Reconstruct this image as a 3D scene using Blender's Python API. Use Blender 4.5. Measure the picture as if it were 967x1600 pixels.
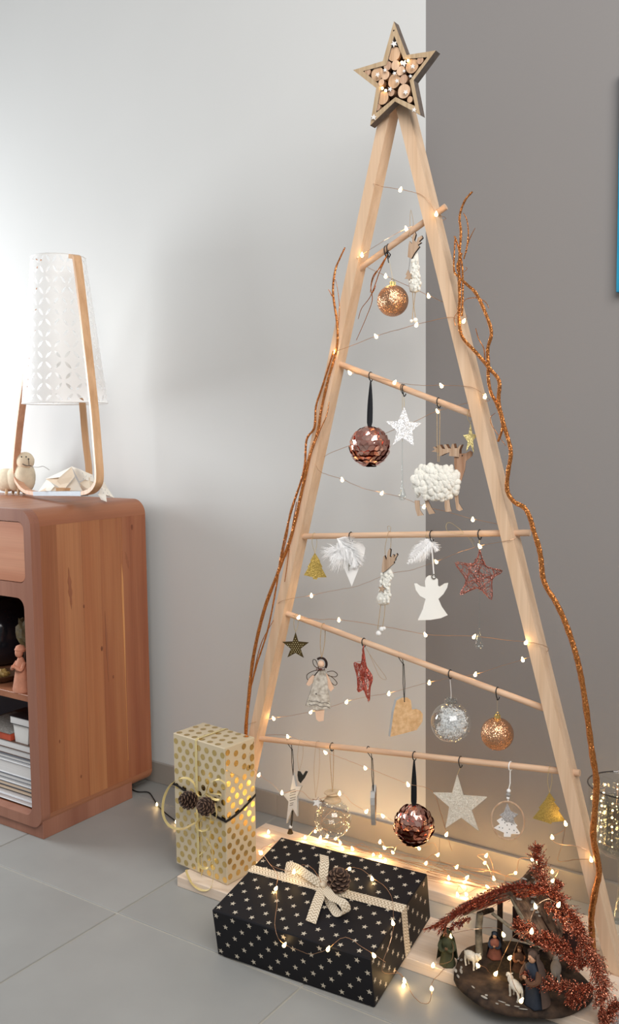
import bpy, math, random
from mathutils import Vector, Matrix
from mathutils.geometry import tessellate_polygon
rnd = random.Random(7)
PI = math.pi
S = bpy.context.scene
COL = S.collection
for o in list(bpy.data.objects): bpy.data.objects.remove(o)

# ------------------------------------------------------------------ camera
CAM = Vector((0.76494, -1.98562, 1.06886))
RV = Vector((0.828014, 0.560601, -0.010927)); UV = Vector((-0.040134, 0.078693, 0.996091)); FV = Vector((-0.559269, 0.824339, -0.087658))
FPX = 1420.7
cd = bpy.data.cameras.new('camera'); cam = bpy.data.objects.new('camera', cd); COL.objects.link(cam)
cam.matrix_world = Matrix(((RV.x, UV.x, -FV.x, CAM.x), (RV.y, UV.y, -FV.y, CAM.y), (RV.z, UV.z, -FV.z, CAM.z), (0, 0, 0, 1)))
cd.sensor_fit = 'VERTICAL'; cd.sensor_height = 36; cd.sensor_width = 36; cd.lens = FPX/1600*36; cd.clip_start = .05
S.camera = cam
# ------------------------------------------------------------------ world, window light, exposure
w = bpy.data.worlds.new('world'); S.world = w; w.use_nodes = True
w.node_tree.nodes['Background'].inputs[0].default_value = (0.97, 0.98, 1.0, 1); w.node_tree.nodes['Background'].inputs[1].default_value = 0.32
def area(name, loc, target, sx, sy, e, col):
    l = bpy.data.lights.new(name, 'AREA'); l.shape = 'RECTANGLE'; l.size = sx; l.size_y = sy; l.energy = e; l.color = col
    o = bpy.data.objects.new(name, l); COL.objects.link(o); o.location = loc
    o.rotation_euler = (Vector(target)-Vector(loc)).to_track_quat('-Z', 'Y').to_euler(); return o
area('window_light', (-2.8, -.75, 1.2), (-1.0, -.1, 1.08), .95, .8, 43, (.93, .97, 1.0))
area('room_window_light', (1.5, -2.1, 2.65), (-.4, -.2, 1.2), 2.2, 1.7, 92, (1.0, .97, .94))
S.view_settings.view_transform = 'Standard'; S.view_settings.look = 'None'; S.view_settings.gamma = 1; S.view_settings.exposure = 0.0

def ray(px, py): return FV + RV*((px-483.5)/FPX) + UV*((800-py)/FPX)
def at(px, py, X=None, Y=None, Z=None):
    d = ray(px, py)
    if Z is not None: t = (Z-CAM.z)/d.z
    elif Y is not None: t = (Y-CAM.y)/d.y
    else: t = (X-CAM.x)/d.x
    return CAM + d*t
class Plane:
    """vertical plane through O with horizontal direction at angle th (degrees); n points to the viewer's side"""
    def __init__(s, O, th=0, off=(0, 0), k=1):
        s.O = Vector(O); t = math.radians(th); s.a = Vector((math.cos(t), math.sin(t), 0)); s.n = Vector((math.sin(t), -math.cos(t), 0)); s.off = off; s.k = k
    def __call__(s, px, py, out=0.0):
        d = ray(px/s.k+s.off[0], py/s.k+s.off[1]); O = s.O + s.n*out
        return CAM + d*((O-CAM).dot(s.n)/d.dot(s.n))
    def poly(s, pts, out=0.0): return [s(x, y, out) for x, y in pts]

# ------------------------------------------------------------------ materials
def inp(n, k, v):
    if k in n.inputs: n.inputs[k].default_value = v
def mat(name, col, rough=.6, metal=0, noise=0, nscale=20, stretch=(1, 1, 1), bump=0, col2=None, bscale=None, spec=.5, emis=None, estr=0, trans=0, ior=1.45, sheen=0, detail=4):
    m = bpy.data.materials.new(name); m.use_nodes = True; nt = m.node_tree; b = nt.nodes['Principled BSDF']
    inp(b, 'Base Color', (*col, 1)); inp(b, 'Roughness', rough); inp(b, 'Metallic', metal); inp(b, 'Specular IOR Level', spec); inp(b, 'IOR', ior)
    if trans: inp(b, 'Transmission Weight', trans)
    if sheen: inp(b, 'Sheen Weight', sheen)
    if emis: inp(b, 'Emission Color', (*emis, 1)); inp(b, 'Emission Strength', estr)
    if noise or bump or col2:
        tc = nt.nodes.new('ShaderNodeTexCoord'); mp = nt.nodes.new('ShaderNodeMapping'); nt.links.new(tc.outputs['Object'], mp.inputs[0])
        mp.inputs['Scale'].default_value = stretch
        nz = nt.nodes.new('ShaderNodeTexNoise'); nz.inputs['Scale'].default_value = nscale; nz.inputs['Detail'].default_value = detail
        nt.links.new(mp.outputs[0], nz.inputs['Vector'])
        c2 = col2 or tuple(c*(1-noise) for c in col)
        rp = nt.nodes.new('ShaderNodeValToRGB'); rp.color_ramp.elements[0].position = .35; rp.color_ramp.elements[1].position = .65
        rp.color_ramp.elements[0].color = (*c2, 1); rp.color_ramp.elements[1].color = (*col, 1)
        nt.links.new(nz.outputs['Fac'], rp.inputs[0]); nt.links.new(rp.outputs[0], b.inputs['Base Color'])
        if bump:
            bp = nt.nodes.new('ShaderNodeBump'); bp.inputs['Strength'].default_value = bump; bp.inputs['Distance'].default_value = .002
            n2 = nz
            if bscale: n2 = nt.nodes.new('ShaderNodeTexNoise'); n2.inputs['Scale'].default_value = bscale; n2.inputs['Detail'].default_value = 2; nt.links.new(mp.outputs[0], n2.inputs['Vector'])
            nt.links.new(n2.outputs['Fac'], bp.inputs['Height']); nt.links.new(bp.outputs[0], b.inputs['Normal'])
    return m
def glitter(name, col, scale=900, rough=.3, spread=1.0, metal=.9, col2=None):
    """metal flakes: every voronoi cell gets its own facet direction and tone"""
    m = bpy.data.materials.new(name); m.use_nodes = True; nt = m.node_tree; b = nt.nodes['Principled BSDF']
    inp(b, 'Roughness', rough); inp(b, 'Metallic', metal)
    tc = nt.nodes.new('ShaderNodeTexCoord'); v = nt.nodes.new('ShaderNodeTexVoronoi'); v.inputs['Scale'].default_value = scale
    nt.links.new(tc.outputs['Object'], v.inputs['Vector'])
    ge = nt.nodes.new('ShaderNodeNewGeometry')
    sb = nt.nodes.new('ShaderNodeVectorMath'); sb.operation = 'SUBTRACT'; sb.inputs[1].default_value = (.5, .5, .5); nt.links.new(v.outputs['Color'], sb.inputs[0])
    sc = nt.nodes.new('ShaderNodeVectorMath'); sc.operation = 'SCALE'; sc.inputs['Scale'].default_value = spread; nt.links.new(sb.outputs[0], sc.inputs[0])
    ad = nt.nodes.new('ShaderNodeVectorMath'); ad.operation = 'ADD'; nt.links.new(ge.outputs['Normal'], ad.inputs[0]); nt.links.new(sc.outputs[0], ad.inputs[1])
    nm = nt.nodes.new('ShaderNodeVectorMath'); nm.operation = 'NORMALIZE'; nt.links.new(ad.outputs[0], nm.inputs[0]); nt.links.new(nm.outputs[0], b.inputs['Normal'])
    mx = nt.nodes.new('ShaderNodeMix'); mx.data_type = 'RGBA'
    sx = nt.nodes.new('ShaderNodeSeparateColor'); nt.links.new(v.outputs['Color'], sx.inputs[0]); nt.links.new(sx.outputs[0], mx.inputs[0])
    c2 = col2 or tuple(c*.55 for c in col)
    mx.inputs[6].default_value = (*c2, 1); mx.inputs[7].default_value = (*col, 1); nt.links.new(mx.outputs[2], b.inputs['Base Color'])
    return m
def wood(name, c1, c2, axis='z', s=14, rough=.5, bump=.15, grain=.07):
    st = {'z': (6, 6, .35), 'x': (.35, 6, 6), 'y': (6, .35, 6)}[axis]
    m = mat(name, c1, rough, nscale=s, stretch=st, bump=bump, col2=c2, detail=6, spec=.35)
    nt = m.node_tree; b = nt.nodes['Principled BSDF']; old = b.inputs['Base Color'].links[0].from_socket
    mp = nt.nodes.new('ShaderNodeMapping'); mp.inputs['Scale'].default_value = tuple(v*(9 if v > 1 else 1.6) for v in st); tc = nt.nodes.new('ShaderNodeTexCoord'); nt.links.new(tc.outputs['Object'], mp.inputs[0])
    nz = nt.nodes.new('ShaderNodeTexNoise'); nz.inputs['Scale'].default_value = 6; nz.inputs['Detail'].default_value = 5; nz.inputs['Distortion'].default_value = .6; nt.links.new(mp.outputs[0], nz.inputs['Vector'])
    mr = nt.nodes.new('ShaderNodeMapRange'); mr.inputs[1].default_value = .3; mr.inputs[2].default_value = .7; mr.inputs[3].default_value = 1-grain; mr.inputs[4].default_value = 1+grain*.6; nt.links.new(nz.outputs['Fac'], mr.inputs[0])
    hs = nt.nodes.new('ShaderNodeHueSaturation'); nt.links.new(mr.outputs[0], hs.inputs['Value']); nt.links.new(old, hs.inputs['Color']); nt.links.new(hs.outputs[0], b.inputs['Base Color'])
    return m
def glass(name, rough=0.0, tint=(1, 1, 1), ior=1.3):
    m = bpy.data.materials.new(name); m.use_nodes = True; nt = m.node_tree; nt.nodes.remove(nt.nodes['Principled BSDF'])
    out = nt.nodes['Material Output']; tr = nt.nodes.new('ShaderNodeBsdfTransparent'); gl = nt.nodes.new('ShaderNodeBsdfGlossy'); mx = nt.nodes.new('ShaderNodeMixShader')
    tr.inputs[0].default_value = (*tint, 1); gl.inputs['Roughness'].default_value = rough; gl.inputs[0].default_value = (1, 1, 1, 1)
    lw = nt.nodes.new('ShaderNodeLayerWeight'); pw = nt.nodes.new('ShaderNodeMath'); pw.operation = 'POWER'; pw.inputs[1].default_value = 3.2; ma = nt.nodes.new('ShaderNodeMath'); ma.operation = 'MULTIPLY_ADD'
    ma.inputs[1].default_value = .75; ma.inputs[2].default_value = .035*(ior-1)/.5
    nt.links.new(lw.outputs['Facing'], pw.inputs[0]); nt.links.new(pw.outputs[0], ma.inputs[0]); nt.links.new(ma.outputs[0], mx.inputs[0]); nt.links.new(tr.outputs[0], mx.inputs[1]); nt.links.new(gl.outputs[0], mx.inputs[2]); nt.links.new(mx.outputs[0], out.inputs[0])
    return m
def L(r, g, b):
    f = lambda c: (c/255/12.92) if c/255 <= .04045 else ((c/255+.055)/1.055)**2.4
    return (f(r), f(g), f(b))
M = {}
M['pale'] = wood('pale_beech', L(224, 194, 164), L(211, 178, 146), 'z', 9, .55)
M['pale_x'] = wood('pale_beech_lengthwise', L(230, 212, 194), L(220, 198, 176), 'x', 9, .6)
M['dowel'] = wood('beech_dowel', L(222, 188, 158), L(204, 166, 136), 'x', 14, .5)
M['leaf_gold'] = glitter('gold_glitter_card', (.72, .50, .13), 1100, .35, .5, .6)
M['gold_pale'] = glitter('pale_gold_glitter', (.95, .80, .36), 1100, .35, .6, .6)
M['rose'] = glitter('rose_gold_glitter', (.84, .48, .28), 900, .25, .75, .95, (.58, .29, .16))
M['copper_tw'] = glitter('copper_glitter_bark', (.74, .30, .09), 650, .30, .65, .9, (.38, .12, .03))
M['copper_fern'] = glitter('copper_glitter_fern', (.78, .30, .18), 600, .25, 1.4, .85, (.30, .08, .045))
M['copper_fern_dark'] = glitter('dark_red_copper_needles', (.42, .08, .04), 600, .3, 1.2, .7, (.15, .025, .015))
M['rose_wire'] = glitter('rose_glitter_wire', (.68, .29, .23), 900, .3, 1.1, .7, (.26, .08, .06))
M['red_wire'] = glitter('red_glitter_wire', (.80, .22, .16), 900, .25, .9, .7, (.45, .07, .05))
M['white_gl'] = glitter('white_glitter', (.95, .95, .95), 900, .3, .9, .25, (.70, .71, .73))
M['cream_gl'] = glitter('champagne_glitter', (.90, .84, .72), 900, .4, .7, .3, (.72, .65, .54))
M['silver_gl'] = glitter('silver_glitter', (.75, .76, .78), 900, .3, .7, .5)
M['dark_gold'] = mat('antique_gold_metal', L(84, 68, 34), .5, .5, noise=.25, nscale=200)
M['dot_gold'] = mat('bright_gold_dots', L(246, 232, 180), .5, 0, noise=.05, nscale=40)
M['gold'] = mat('gold_metal', (.90, .68, .28), .2, 1, noise=.05, nscale=60)
M['foil'] = mat('gold_foil_dot', (.86, .64, .26), .22, 1, noise=.1, nscale=50)
M['rubber'] = mat('black_matte', (.012, .012, .013), .6, noise=.2, nscale=80)
M['satin'] = mat('black_satin', (.008, .009, .013), .45, spec=.25, noise=.2, nscale=40, stretch=(1, 1, 6))
M['twine'] = mat('jute_twine', L(190, 165, 130), .9, noise=.35, nscale=900)
M['darkcord'] = mat('dark_waxed_cord', L(52, 46, 40), .7, noise=.3, nscale=600)
M['thread'] = mat('gold_thread', L(200, 180, 130), .5, .3, noise=.2, nscale=400)
M['white'] = mat('white_paint', (.86, .85, .83), .55, noise=.05, nscale=60, bump=.1)
M['porcelain'] = mat('cream_porcelain', (.90, .89, .84), .22, noise=.02, nscale=20)
M['wool'] = mat('cream_wool', (.90, .88, .80), .95, noise=.10, nscale=60, bump=.8, bscale=500, sheen=.4)
M['feather'] = mat('white_feather', (.95, .95, .95), .8, noise=.04, nscale=200, sheen=.3)
M['ply'] = wood('light_plywood', L(196, 170, 146), L(172, 142, 116), 'z', 26, .6)
M['char'] = mat('laser_burnt_edge', L(44, 30, 24), .8, noise=.4, nscale=200)
M['heartwood'] = wood('honey_wood', L(226, 190, 146), L(205, 163, 116), 'x', 16, .5)
M['greyedge'] = mat('grey_painted_edge', L(178, 179, 178), .6, noise=.1, nscale=120)
M['copper_wire'] = mat('fine_copper_wire', (.60, .36, .22), .35, .9, noise=.1, nscale=200)
M['led'] = mat('warm_led', (1, .9, .6), .3, emis=(1.0, .74, .34), estr=9, noise=.01)
M['black_ink'] = mat('black_print', L(40, 38, 36), .7, noise=.1, nscale=100)

# ------------------------------------------------------------------ mesh helpers
def perp(t):
    t = t.normalized(); a = Vector((0, 0, 1)) if abs(t.z) < .9 else Vector((1, 0, 0)); u = t.cross(a).normalized(); return u, t.cross(u).normalized()
class MB:
    def __init__(s): s.v = []; s.f = []; s.mi = []; s.m = 0; s.uv = None
    def face(s, idx): s.f.append(tuple(idx)); s.mi.append(s.m)
    def add(s, vs, fs):
        n = len(s.v); s.v += [Vector(v) for v in vs]
        for f in fs: s.face([i+n for i in f])
    def box(s, lo, hi, bev=0):
        x0, y0, z0 = lo; x1, y1, z1 = hi
        if bev <= 0:
            s.add([(x0, y0, z0), (x1, y0, z0), (x1, y1, z0), (x0, y1, z0), (x0, y0, z1), (x1, y0, z1), (x1, y1, z1), (x0, y1, z1)],
                  [(0, 3, 2, 1), (4, 5, 6, 7), (0, 1, 5, 4), (1, 2, 6, 5), (2, 3, 7, 6), (3, 0, 4, 7)]); return
        b = bev; vs = []; ix = {}
        for i, (X, a) in enumerate(((x0, b), (x1, -b))):
            for j, (Y, c) in enumerate(((y0, b), (y1, -b))):
                for k, (Z, d) in enumerate(((z0, b), (z1, -b))):
                    for ax in range(3):
                        p = [X+a, Y+c, Z+d]; p[ax] = (X, Y, Z)[ax]; ix[(i, j, k, ax)] = len(vs); vs.append(p)
        fs = []
        for ax in range(3):
            o = [q for q in range(3) if q != ax]
            for sd in (0, 1):
                q = []
                for c in ((0, 0), (1, 0), (1, 1), (0, 1)):
                    key = [0, 0, 0]; key[ax] = sd; key[o[0]] = c[0]; key[o[1]] = c[1]; q.append(ix[(*key, ax)])
                if (sd == 0) != (ax == 1): q = q[::-1]
                fs.append(q)
        for ax in range(3):
            o = [q for q in range(3) if q != ax]
            for c in ((0, 0), (1, 0), (1, 1), (0, 1)):
                k0 = [0, 0, 0]; k1 = [0, 0, 0]; k1[ax] = 1; k0[o[0]] = k1[o[0]] = c[0]; k0[o[1]] = k1[o[1]] = c[1]
                fs.append((ix[(*k0, o[0])], ix[(*k1, o[0])], ix[(*k1, o[1])], ix[(*k0, o[1])]))
        for i in (0, 1):
            for j in (0, 1):
                for k in (0, 1): fs.append([ix[(i, j, k, a)] for a in range(3)])
        s.add(vs, fs)
    def tube(s, pts, r, seg=8, cap=True, closed=False):
        pts = [Vector(p) for p in pts]; n = len(pts); R = r if isinstance(r, (list, tuple)) else [r]*n
        base = len(s.v); pu = None
        for i, p in enumerate(pts):
            if closed: t = pts[(i+1) % n]-pts[i-1]
            else: t = (pts[min(i+1, n-1)]-pts[max(i-1, 0)])
            if t.length < 1e-9: t = Vector((0, 0, 1))
            t.normalize()
            if pu is None: u, v = perp(t)
            else:
                u = pu - t*pu.dot(t)
                u = u.normalized() if u.length > 1e-6 else perp(t)[0]
                v = t.cross(u)
            pu = u
            for k in range(seg):
                a = 2*PI*k/seg; s.v.append(p + (u*math.cos(a)+v*math.sin(a))*R[i])
        for i in range(n if closed else n-1):
            j = (i+1) % n
            for k in range(seg):
                k2 = (k+1) % seg; s.face((base+i*seg+k, base+i*seg+k2, base+j*seg+k2, base+j*seg+k))
        if cap and not closed:
            s.face([base+k for k in range(seg)][::-1]); s.face([base+(n-1)*seg+k for k in range(seg)])
    def ball(s, c, r, seg=12, rings=8, rot=None, warp=None):
        c = Vector(c); r = Vector(r) if hasattr(r, '__len__') else Vector((r, r, r)); vs = []
        for i in range(rings+1):
            th = PI*i/rings
            for k in range(seg):
                a = 2*PI*k/seg; d = Vector((math.sin(th)*math.cos(a), math.sin(th)*math.sin(a), math.cos(th)))
                q = Vector((d.x*r.x, d.y*r.y, d.z*r.z))
                if warp: q = q*warp(d)
                if rot: q = rot @ q
                vs.append(c+q)
                if i in (0, rings): break
        def id(i, k): return 0 if i == 0 else (1+(rings-1)*seg if i == rings else 1+(i-1)*seg+k % seg)
        fs = []
        for i in range(rings):
            for k in range(seg):
                q = [id(i, k), id(i+1, k), id(i+1, k+1), id(i, k+1)]; o = []
                for x in q:
                    if x not in o: o.append(x)
                fs.append(o)
        s.add(vs, fs)
    def lathe(s, prof, c, seg=24, sx=1, sy=1, closed=False):
        c = Vector(c); base = len(s.v)
        for r, z in prof:
            for k in range(seg):
                a = 2*PI*k/seg; s.v.append(c+Vector((r*math.cos(a)*sx, r*math.sin(a)*sy, z)))
        n = len(prof)
        for i in range(n if closed else n-1):
            j = (i+1) % n
            for k in range(seg):
                k2 = (k+1) % seg; s.face((base+i*seg+k, base+i*seg+k2, base+j*seg+k2, base+j*seg+k))
        if not closed:
            if prof[0][0] > 1e-6: s.face([base+k for k in range(seg)][::-1])
            if prof[-1][0] > 1e-6: s.face([base+(n-1)*seg+k for k in range(seg)])
    def prism(s, poly, d, side=None):
        """poly: outline of 3-D points, d: extrusion vector; side: material slot of the rim"""
        n = len(poly); b = len(s.v); d = Vector(d); s.v += [Vector(p) for p in poly]+[Vector(p)+d for p in poly]
        s.face(range(b, b+n)); s.face(range(b+2*n-1, b+n-1, -1)); m = s.m
        if side is not None: s.m = side
        for i in range(n):
            j = (i+1) % n; s.face((b+j, b+i, b+n+i, b+n+j))
        s.m = m
    def holed(s, loops, d, side=None):
        d = Vector(d); tr = tessellate_polygon([[Vector(p) for p in l] for l in loops]); fl = [Vector(p) for l in loops for p in l]; n = len(fl); b = len(s.v)
        s.v += fl+[p+d for p in fl]
        for t in tr: s.face([b+i for i in t]); s.face([b+n+i for i in reversed(t)])
        m = s.m
        if side is not None: s.m = side
        o = b
        for l in loops:
            k = len(l)
            for i in range(k): j = (i+1) % k; s.face((o+j, o+i, o+n+i, o+n+j))
            o += k
        s.m = m
    def ribbon(s, pts, wid, th=.0006):
        """pts: centre line; wid: width vector or list of them"""
        n = len(pts); W = wid if isinstance(wid, list) else [wid]*n; b = len(s.v)
        for i, p in enumerate(pts):
            p = Vector(p); w_ = Vector(W[i]); t = Vector(pts[min(i+1, n-1)])-Vector(pts[max(i-1, 0)]); nn = t.cross(w_); nn = nn.normalized() if nn.length > 1e-9 else Vector((0, 0, 1)); nn *= th/2
            s.v += [p-w_/2+nn, p+w_/2+nn, p+w_/2-nn, p-w_/2-nn]
        for i in range(n-1):
            for k in range(4): k2 = (k+1) % 4; s.face((b+i*4+k, b+i*4+k2, b+i*4+4+k2, b+i*4+4+k))
        s.face((b+3, b+2, b+1, b)); e = b+(n-1)*4; s.face((e, e+1, e+2, e+3))
def link_mesh(name, mb, mats, smooth=False, M4=None):
    me = bpy.data.meshes.new(name); me.from_pydata([tuple(v) for v in mb.v], [], mb.f); 
    for m in (mats if isinstance(mats, (list, tuple)) else [mats]): me.materials.append(m)
    for p, i in zip(me.polygons, mb.mi): p.material_index = i
    me.validate(); me.update()
    import bmesh
    bm = bmesh.new(); bm.from_mesh(me); bmesh.ops.recalc_face_normals(bm, faces=bm.faces); bm.to_mesh(me); bm.free()
    if smooth:
        me.shade_smooth()
        if smooth != 'all': me.set_sharp_from_angle(angle=math.radians(42))
    return me
class Thing:
    def __init__(s, name, label, cat, loc, group=None, kind=None):
        s.o = bpy.data.objects.new(name, None); COL.objects.link(s.o); s.o.location = loc; s.loc = Vector(loc); s.o.empty_display_size = .02
        s.o['label'] = label; s.o['category'] = cat
        if group: s.o['group'] = group
        if kind: s.o['kind'] = kind
    def part(s, name, mb, mats, smooth=False, parent=None, label=None, kind=None):
        po = parent or s.o; off = s.loc if parent is None else s.loc + parent.location
        for i, v in enumerate(mb.v): mb.v[i] = v-s.loc
        me = link_mesh(name, mb, mats, smooth); o = bpy.data.objects.new(name, me); COL.objects.link(o); o.parent = po
        if parent is not None: o.location = -parent.location
        if label: o['label'] = label
        if kind: o['kind'] = kind
        return o
    def inst(s, name, me, Mw, parent=None):
        o = bpy.data.objects.new(name, me); COL.objects.link(o); o.parent = parent or s.o
        o.matrix_local = Matrix.Translation(-s.loc) @ Mw; return o
def struct(name, mb, mats, smooth=False, parent=None, kind='structure'):
    me = link_mesh(name, mb, mats, smooth); o = bpy.data.objects.new(name, me); COL.objects.link(o)
    if parent: o.parent = parent
    elif kind: o['kind'] = kind
    return o
def single(name, mb, mats, label, cat, loc, group=None, smooth=False, kind=None):
    loc = Vector(loc)
    for i, v in enumerate(mb.v): mb.v[i] = v-loc
    me = link_mesh(name, mb, mats, smooth); o = bpy.data.objects.new(name, me); COL.objects.link(o); o.location = loc; o['label'] = label; o['category'] = cat
    if group: o['group'] = group
    if kind: o['kind'] = kind
    return o
def spline(pts, n=8):
    P = [Vector(p) for p in pts]; out = []
    for i in range(len(P)-1):
        p0 = P[max(i-1, 0)]; p1 = P[i]; p2 = P[i+1]; p3 = P[min(i+2, len(P)-1)]
        for k in range(n):
            t = k/n; out.append(.5*((2*p1)+(p2-p0)*t+(2*p0-5*p1+4*p2-p3)*t*t+(3*p1-p0-3*p2+p3)*t**3))
    out.append(P[-1]); return out
def lerp_r(rs, n):
    out = []
    for i in range(n):
        t = i/(n-1)*(len(rs)-1); k = min(int(t), len(rs)-2); out.append(rs[k]+(rs[k+1]-rs[k])*(t-k))
    return out
def rrect(x0, z0, x1, z1, r, n=6, y=0):
    out = []
    for cx, cz, a0 in ((x1-r, z1-r, 0), (x0+r, z1-r, 90), (x0+r, z0+r, 180), (x1-r, z0+r, 270)):
        for k in range(n+1):
            a = math.radians(a0+90*k/n); out.append(Vector((cx+r*math.cos(a), y, cz+r*math.sin(a))))
    return out
def star2(cx, cy, R, r, rot=0): return [(cx+(R if i % 2 == 0 else r)*math.sin(rot+PI*i/5), cy-(R if i % 2 == 0 else r)*math.cos(rot+PI*i/5)) for i in range(10)]

# ================================================================== SETTING
def wall_mat():
    m = bpy.data.materials.new('two_tone_wall_paint'); m.use_nodes = True; nt = m.node_tree; b = nt.nodes['Principled BSDF']
    inp(b, 'Roughness', .75); inp(b, 'Specular IOR Level', .25)
    tc = nt.nodes.new('ShaderNodeTexCoord'); sp = nt.nodes.new('ShaderNodeSeparateXYZ'); nt.links.new(tc.outputs['Object'], sp.inputs[0])
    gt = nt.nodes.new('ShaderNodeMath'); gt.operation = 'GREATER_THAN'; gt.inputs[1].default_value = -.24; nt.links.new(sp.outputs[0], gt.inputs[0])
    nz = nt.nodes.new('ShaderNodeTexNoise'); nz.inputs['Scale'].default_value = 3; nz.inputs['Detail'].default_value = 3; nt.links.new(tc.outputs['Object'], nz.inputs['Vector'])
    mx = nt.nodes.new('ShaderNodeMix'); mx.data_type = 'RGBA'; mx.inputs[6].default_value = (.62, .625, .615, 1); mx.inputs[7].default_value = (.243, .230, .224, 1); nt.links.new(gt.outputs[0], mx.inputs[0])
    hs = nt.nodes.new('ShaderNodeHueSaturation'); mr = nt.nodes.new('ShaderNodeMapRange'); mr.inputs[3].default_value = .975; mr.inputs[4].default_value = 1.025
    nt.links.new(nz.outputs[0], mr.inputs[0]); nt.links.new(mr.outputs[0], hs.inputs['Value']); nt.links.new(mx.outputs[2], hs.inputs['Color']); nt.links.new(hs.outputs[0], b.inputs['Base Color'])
    n2 = nt.nodes.new('ShaderNodeTexNoise'); n2.inputs['Scale'].default_value = 260; nt.links.new(tc.outputs['Object'], n2.inputs['Vector'])
    bp = nt.nodes.new('ShaderNodeBump'); bp.inputs['Strength'].default_value = .12; bp.inputs['Distance'].default_value = .001; nt.links.new(n2.outputs[0], bp.inputs['Height']); nt.links.new(bp.outputs[0], b.inputs['Normal'])
    return m
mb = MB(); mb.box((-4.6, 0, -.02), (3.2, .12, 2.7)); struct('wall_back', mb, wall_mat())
grout = mat('light_grout', L(176, 172, 162), .9, noise=.12, nscale=60)
mb = MB(); mb.box((-4.6, -5.0, -.03), (3.2, .12, -.0022)); floor = struct('floor', mb, grout)
tile_m = mat('grey_floor_tile', L(157, 157, 154), .42, noise=.13, nscale=3.2, bump=.03, spec=.4, detail=5)
def tile_mesh(wx, wy, name='floor_tile'):
    mb = MB(); g = .0022; mb.box((g, g, -.012), (wx-g, wy-g, 0), .0012); return link_mesh(name, mb, tile_m)
tA = tile_mesh(.5, .5); tB = tile_mesh(.5, .117)
for i in range(-7, 8):
    for j in range(-8, 2):
        x = -.696+i*.5; y = -.617+j*.5
        if x < -4.3 or x > 2.9: continue
        me = tB if j == 1 else tA
        o = bpy.data.objects.new('floor_tile', me); COL.objects.link(o); o.parent = floor; o.location = (x, y, 0)
bb_m = mat('grey_skirting_tile', L(160, 153, 145), .45, noise=.08, nscale=6, bump=.03)
mb = MB(); mb.box((-4.6, -.0095, 0), (3.2, 0, .0635), .0015); bb = struct('baseboard_back', mb, mat('skirting_joint', L(152, 146, 138), .8, noise=.1, nscale=50))
mb = MB(); mb.box((.0003, -.0105, 0.0005), (.4997, -.001, .064), .0006); me = link_mesh('skirting_tile', mb, bb_m)
for i in range(-7, 7):
    o = bpy.data.objects.new('skirting_tile', me); COL.objects.link(o); o.parent = bb; o.location = (-.696+i*.5, 0, 0)

# blue canvas at the right edge
c = Thing('wall_canvas', 'turquoise blue canvas on the grey wall at the right edge of the photo', 'canvas', (.214, -.012, 1.353))
mb = MB(); mb.box((.2135, -.022, 1.353), (.80, -.001, 1.80), .001)
c.part('canvas', mb, mat('turquoise_paint', L(10, 118, 160), .6, col2=L(30, 150, 185), nscale=5, noise=.1, bump=.2, bscale=300))

# ================================================================== WOODEN TREE
t = Thing('wooden_ladder_tree', 'tall A-shaped beech frame with five dowel rungs leaning no ornaments of its own', 'tree frame', (-.165, -.27, 0))
t.o['label'] = 'tall A-shaped pale beech Christmas tree frame with five dowel rungs on plank feet'
YF, YB = -.289, -.252; YR = -.2705
def rx(z): return .302-.268*z      # front-left edge of the right leg
def lx(z): return -.638+.2685*z    # inner edge of the left leg
mb = MB(); mb.prism([(rx(0), YF, 0), (rx(0)+.025, YF, 0), (rx(1.735)+.025, YF, 1.735), (-.1775, YF, 1.775), (rx(1.735)-.0013, YF, 1.735)], (0, YB-YF, 0)); t.part('leg', mb, M['pale'])
ztop = 1.715
mb = MB(); mb.prism([(lx(0), YF+.0005, 0), (lx(1.735)+.0, YF+.0005, 1.735), (lx(1.735)-.025, YF+.0005, 1.735), (lx(0)-.025, YF+.0005, 0)], (0, YB-YF-.001, 0)); t.part('leg', mb, M['pale'])
for y0, y1, x0, x1 in ((-.455, -.291, -.664, .335), (-.188, -.105, -.664, .345)):
    mb = MB(); mb.box((x0, y0, 0), (x1, y1, .025), .0012); t.part('base_plank', mb, M['pale_x'])
for x0 in (.272, -.62):
    mb = MB(); mb.box((x0-.072 if x0 > 0 else x0-.06, -.2515, 0), (x0+.08, -.189, .032), .001); t.part('spacer_block', mb, M['pale_x'])
RUNG = [((-.262, 1.4175), (-.058, 1.519)), ((-.318, 1.219), (.012, 1.0965)), ((-.424, .829), (.125, .8665)), ((-.476, .6465), (.172, .5155)), ((-.56, .3255), (.231, .4015))]
RR = .0066
for (x0, z0), (x1, z1) in RUNG:
    mb = MB(); n = 14; mb.tube([(x0+(x1-x0)*i/n, YR, z0+(z1-z0)*i/n) for i in range(n+1)], RR, 14); t.part('rung', mb, M['dowel'], True)
def rung(i, px, py0=None):
    """point on rung i seen at column px"""
    (x0, z0), (x1, z1) = RUNG[i]; py = 800
    for _ in range(6):
        p = at(px, py, Y=YR); z = z0+(z1-z0)*(p.x-x0)/(x1-x0); q = Vector((p.x, YR, z)); d = q-CAM; py = 800-FPX*d.dot(UV)/d.dot(FV)
    return q
mb = MB()
for px, py in ((716, 1405), (600, 1330)):
    pass

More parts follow.
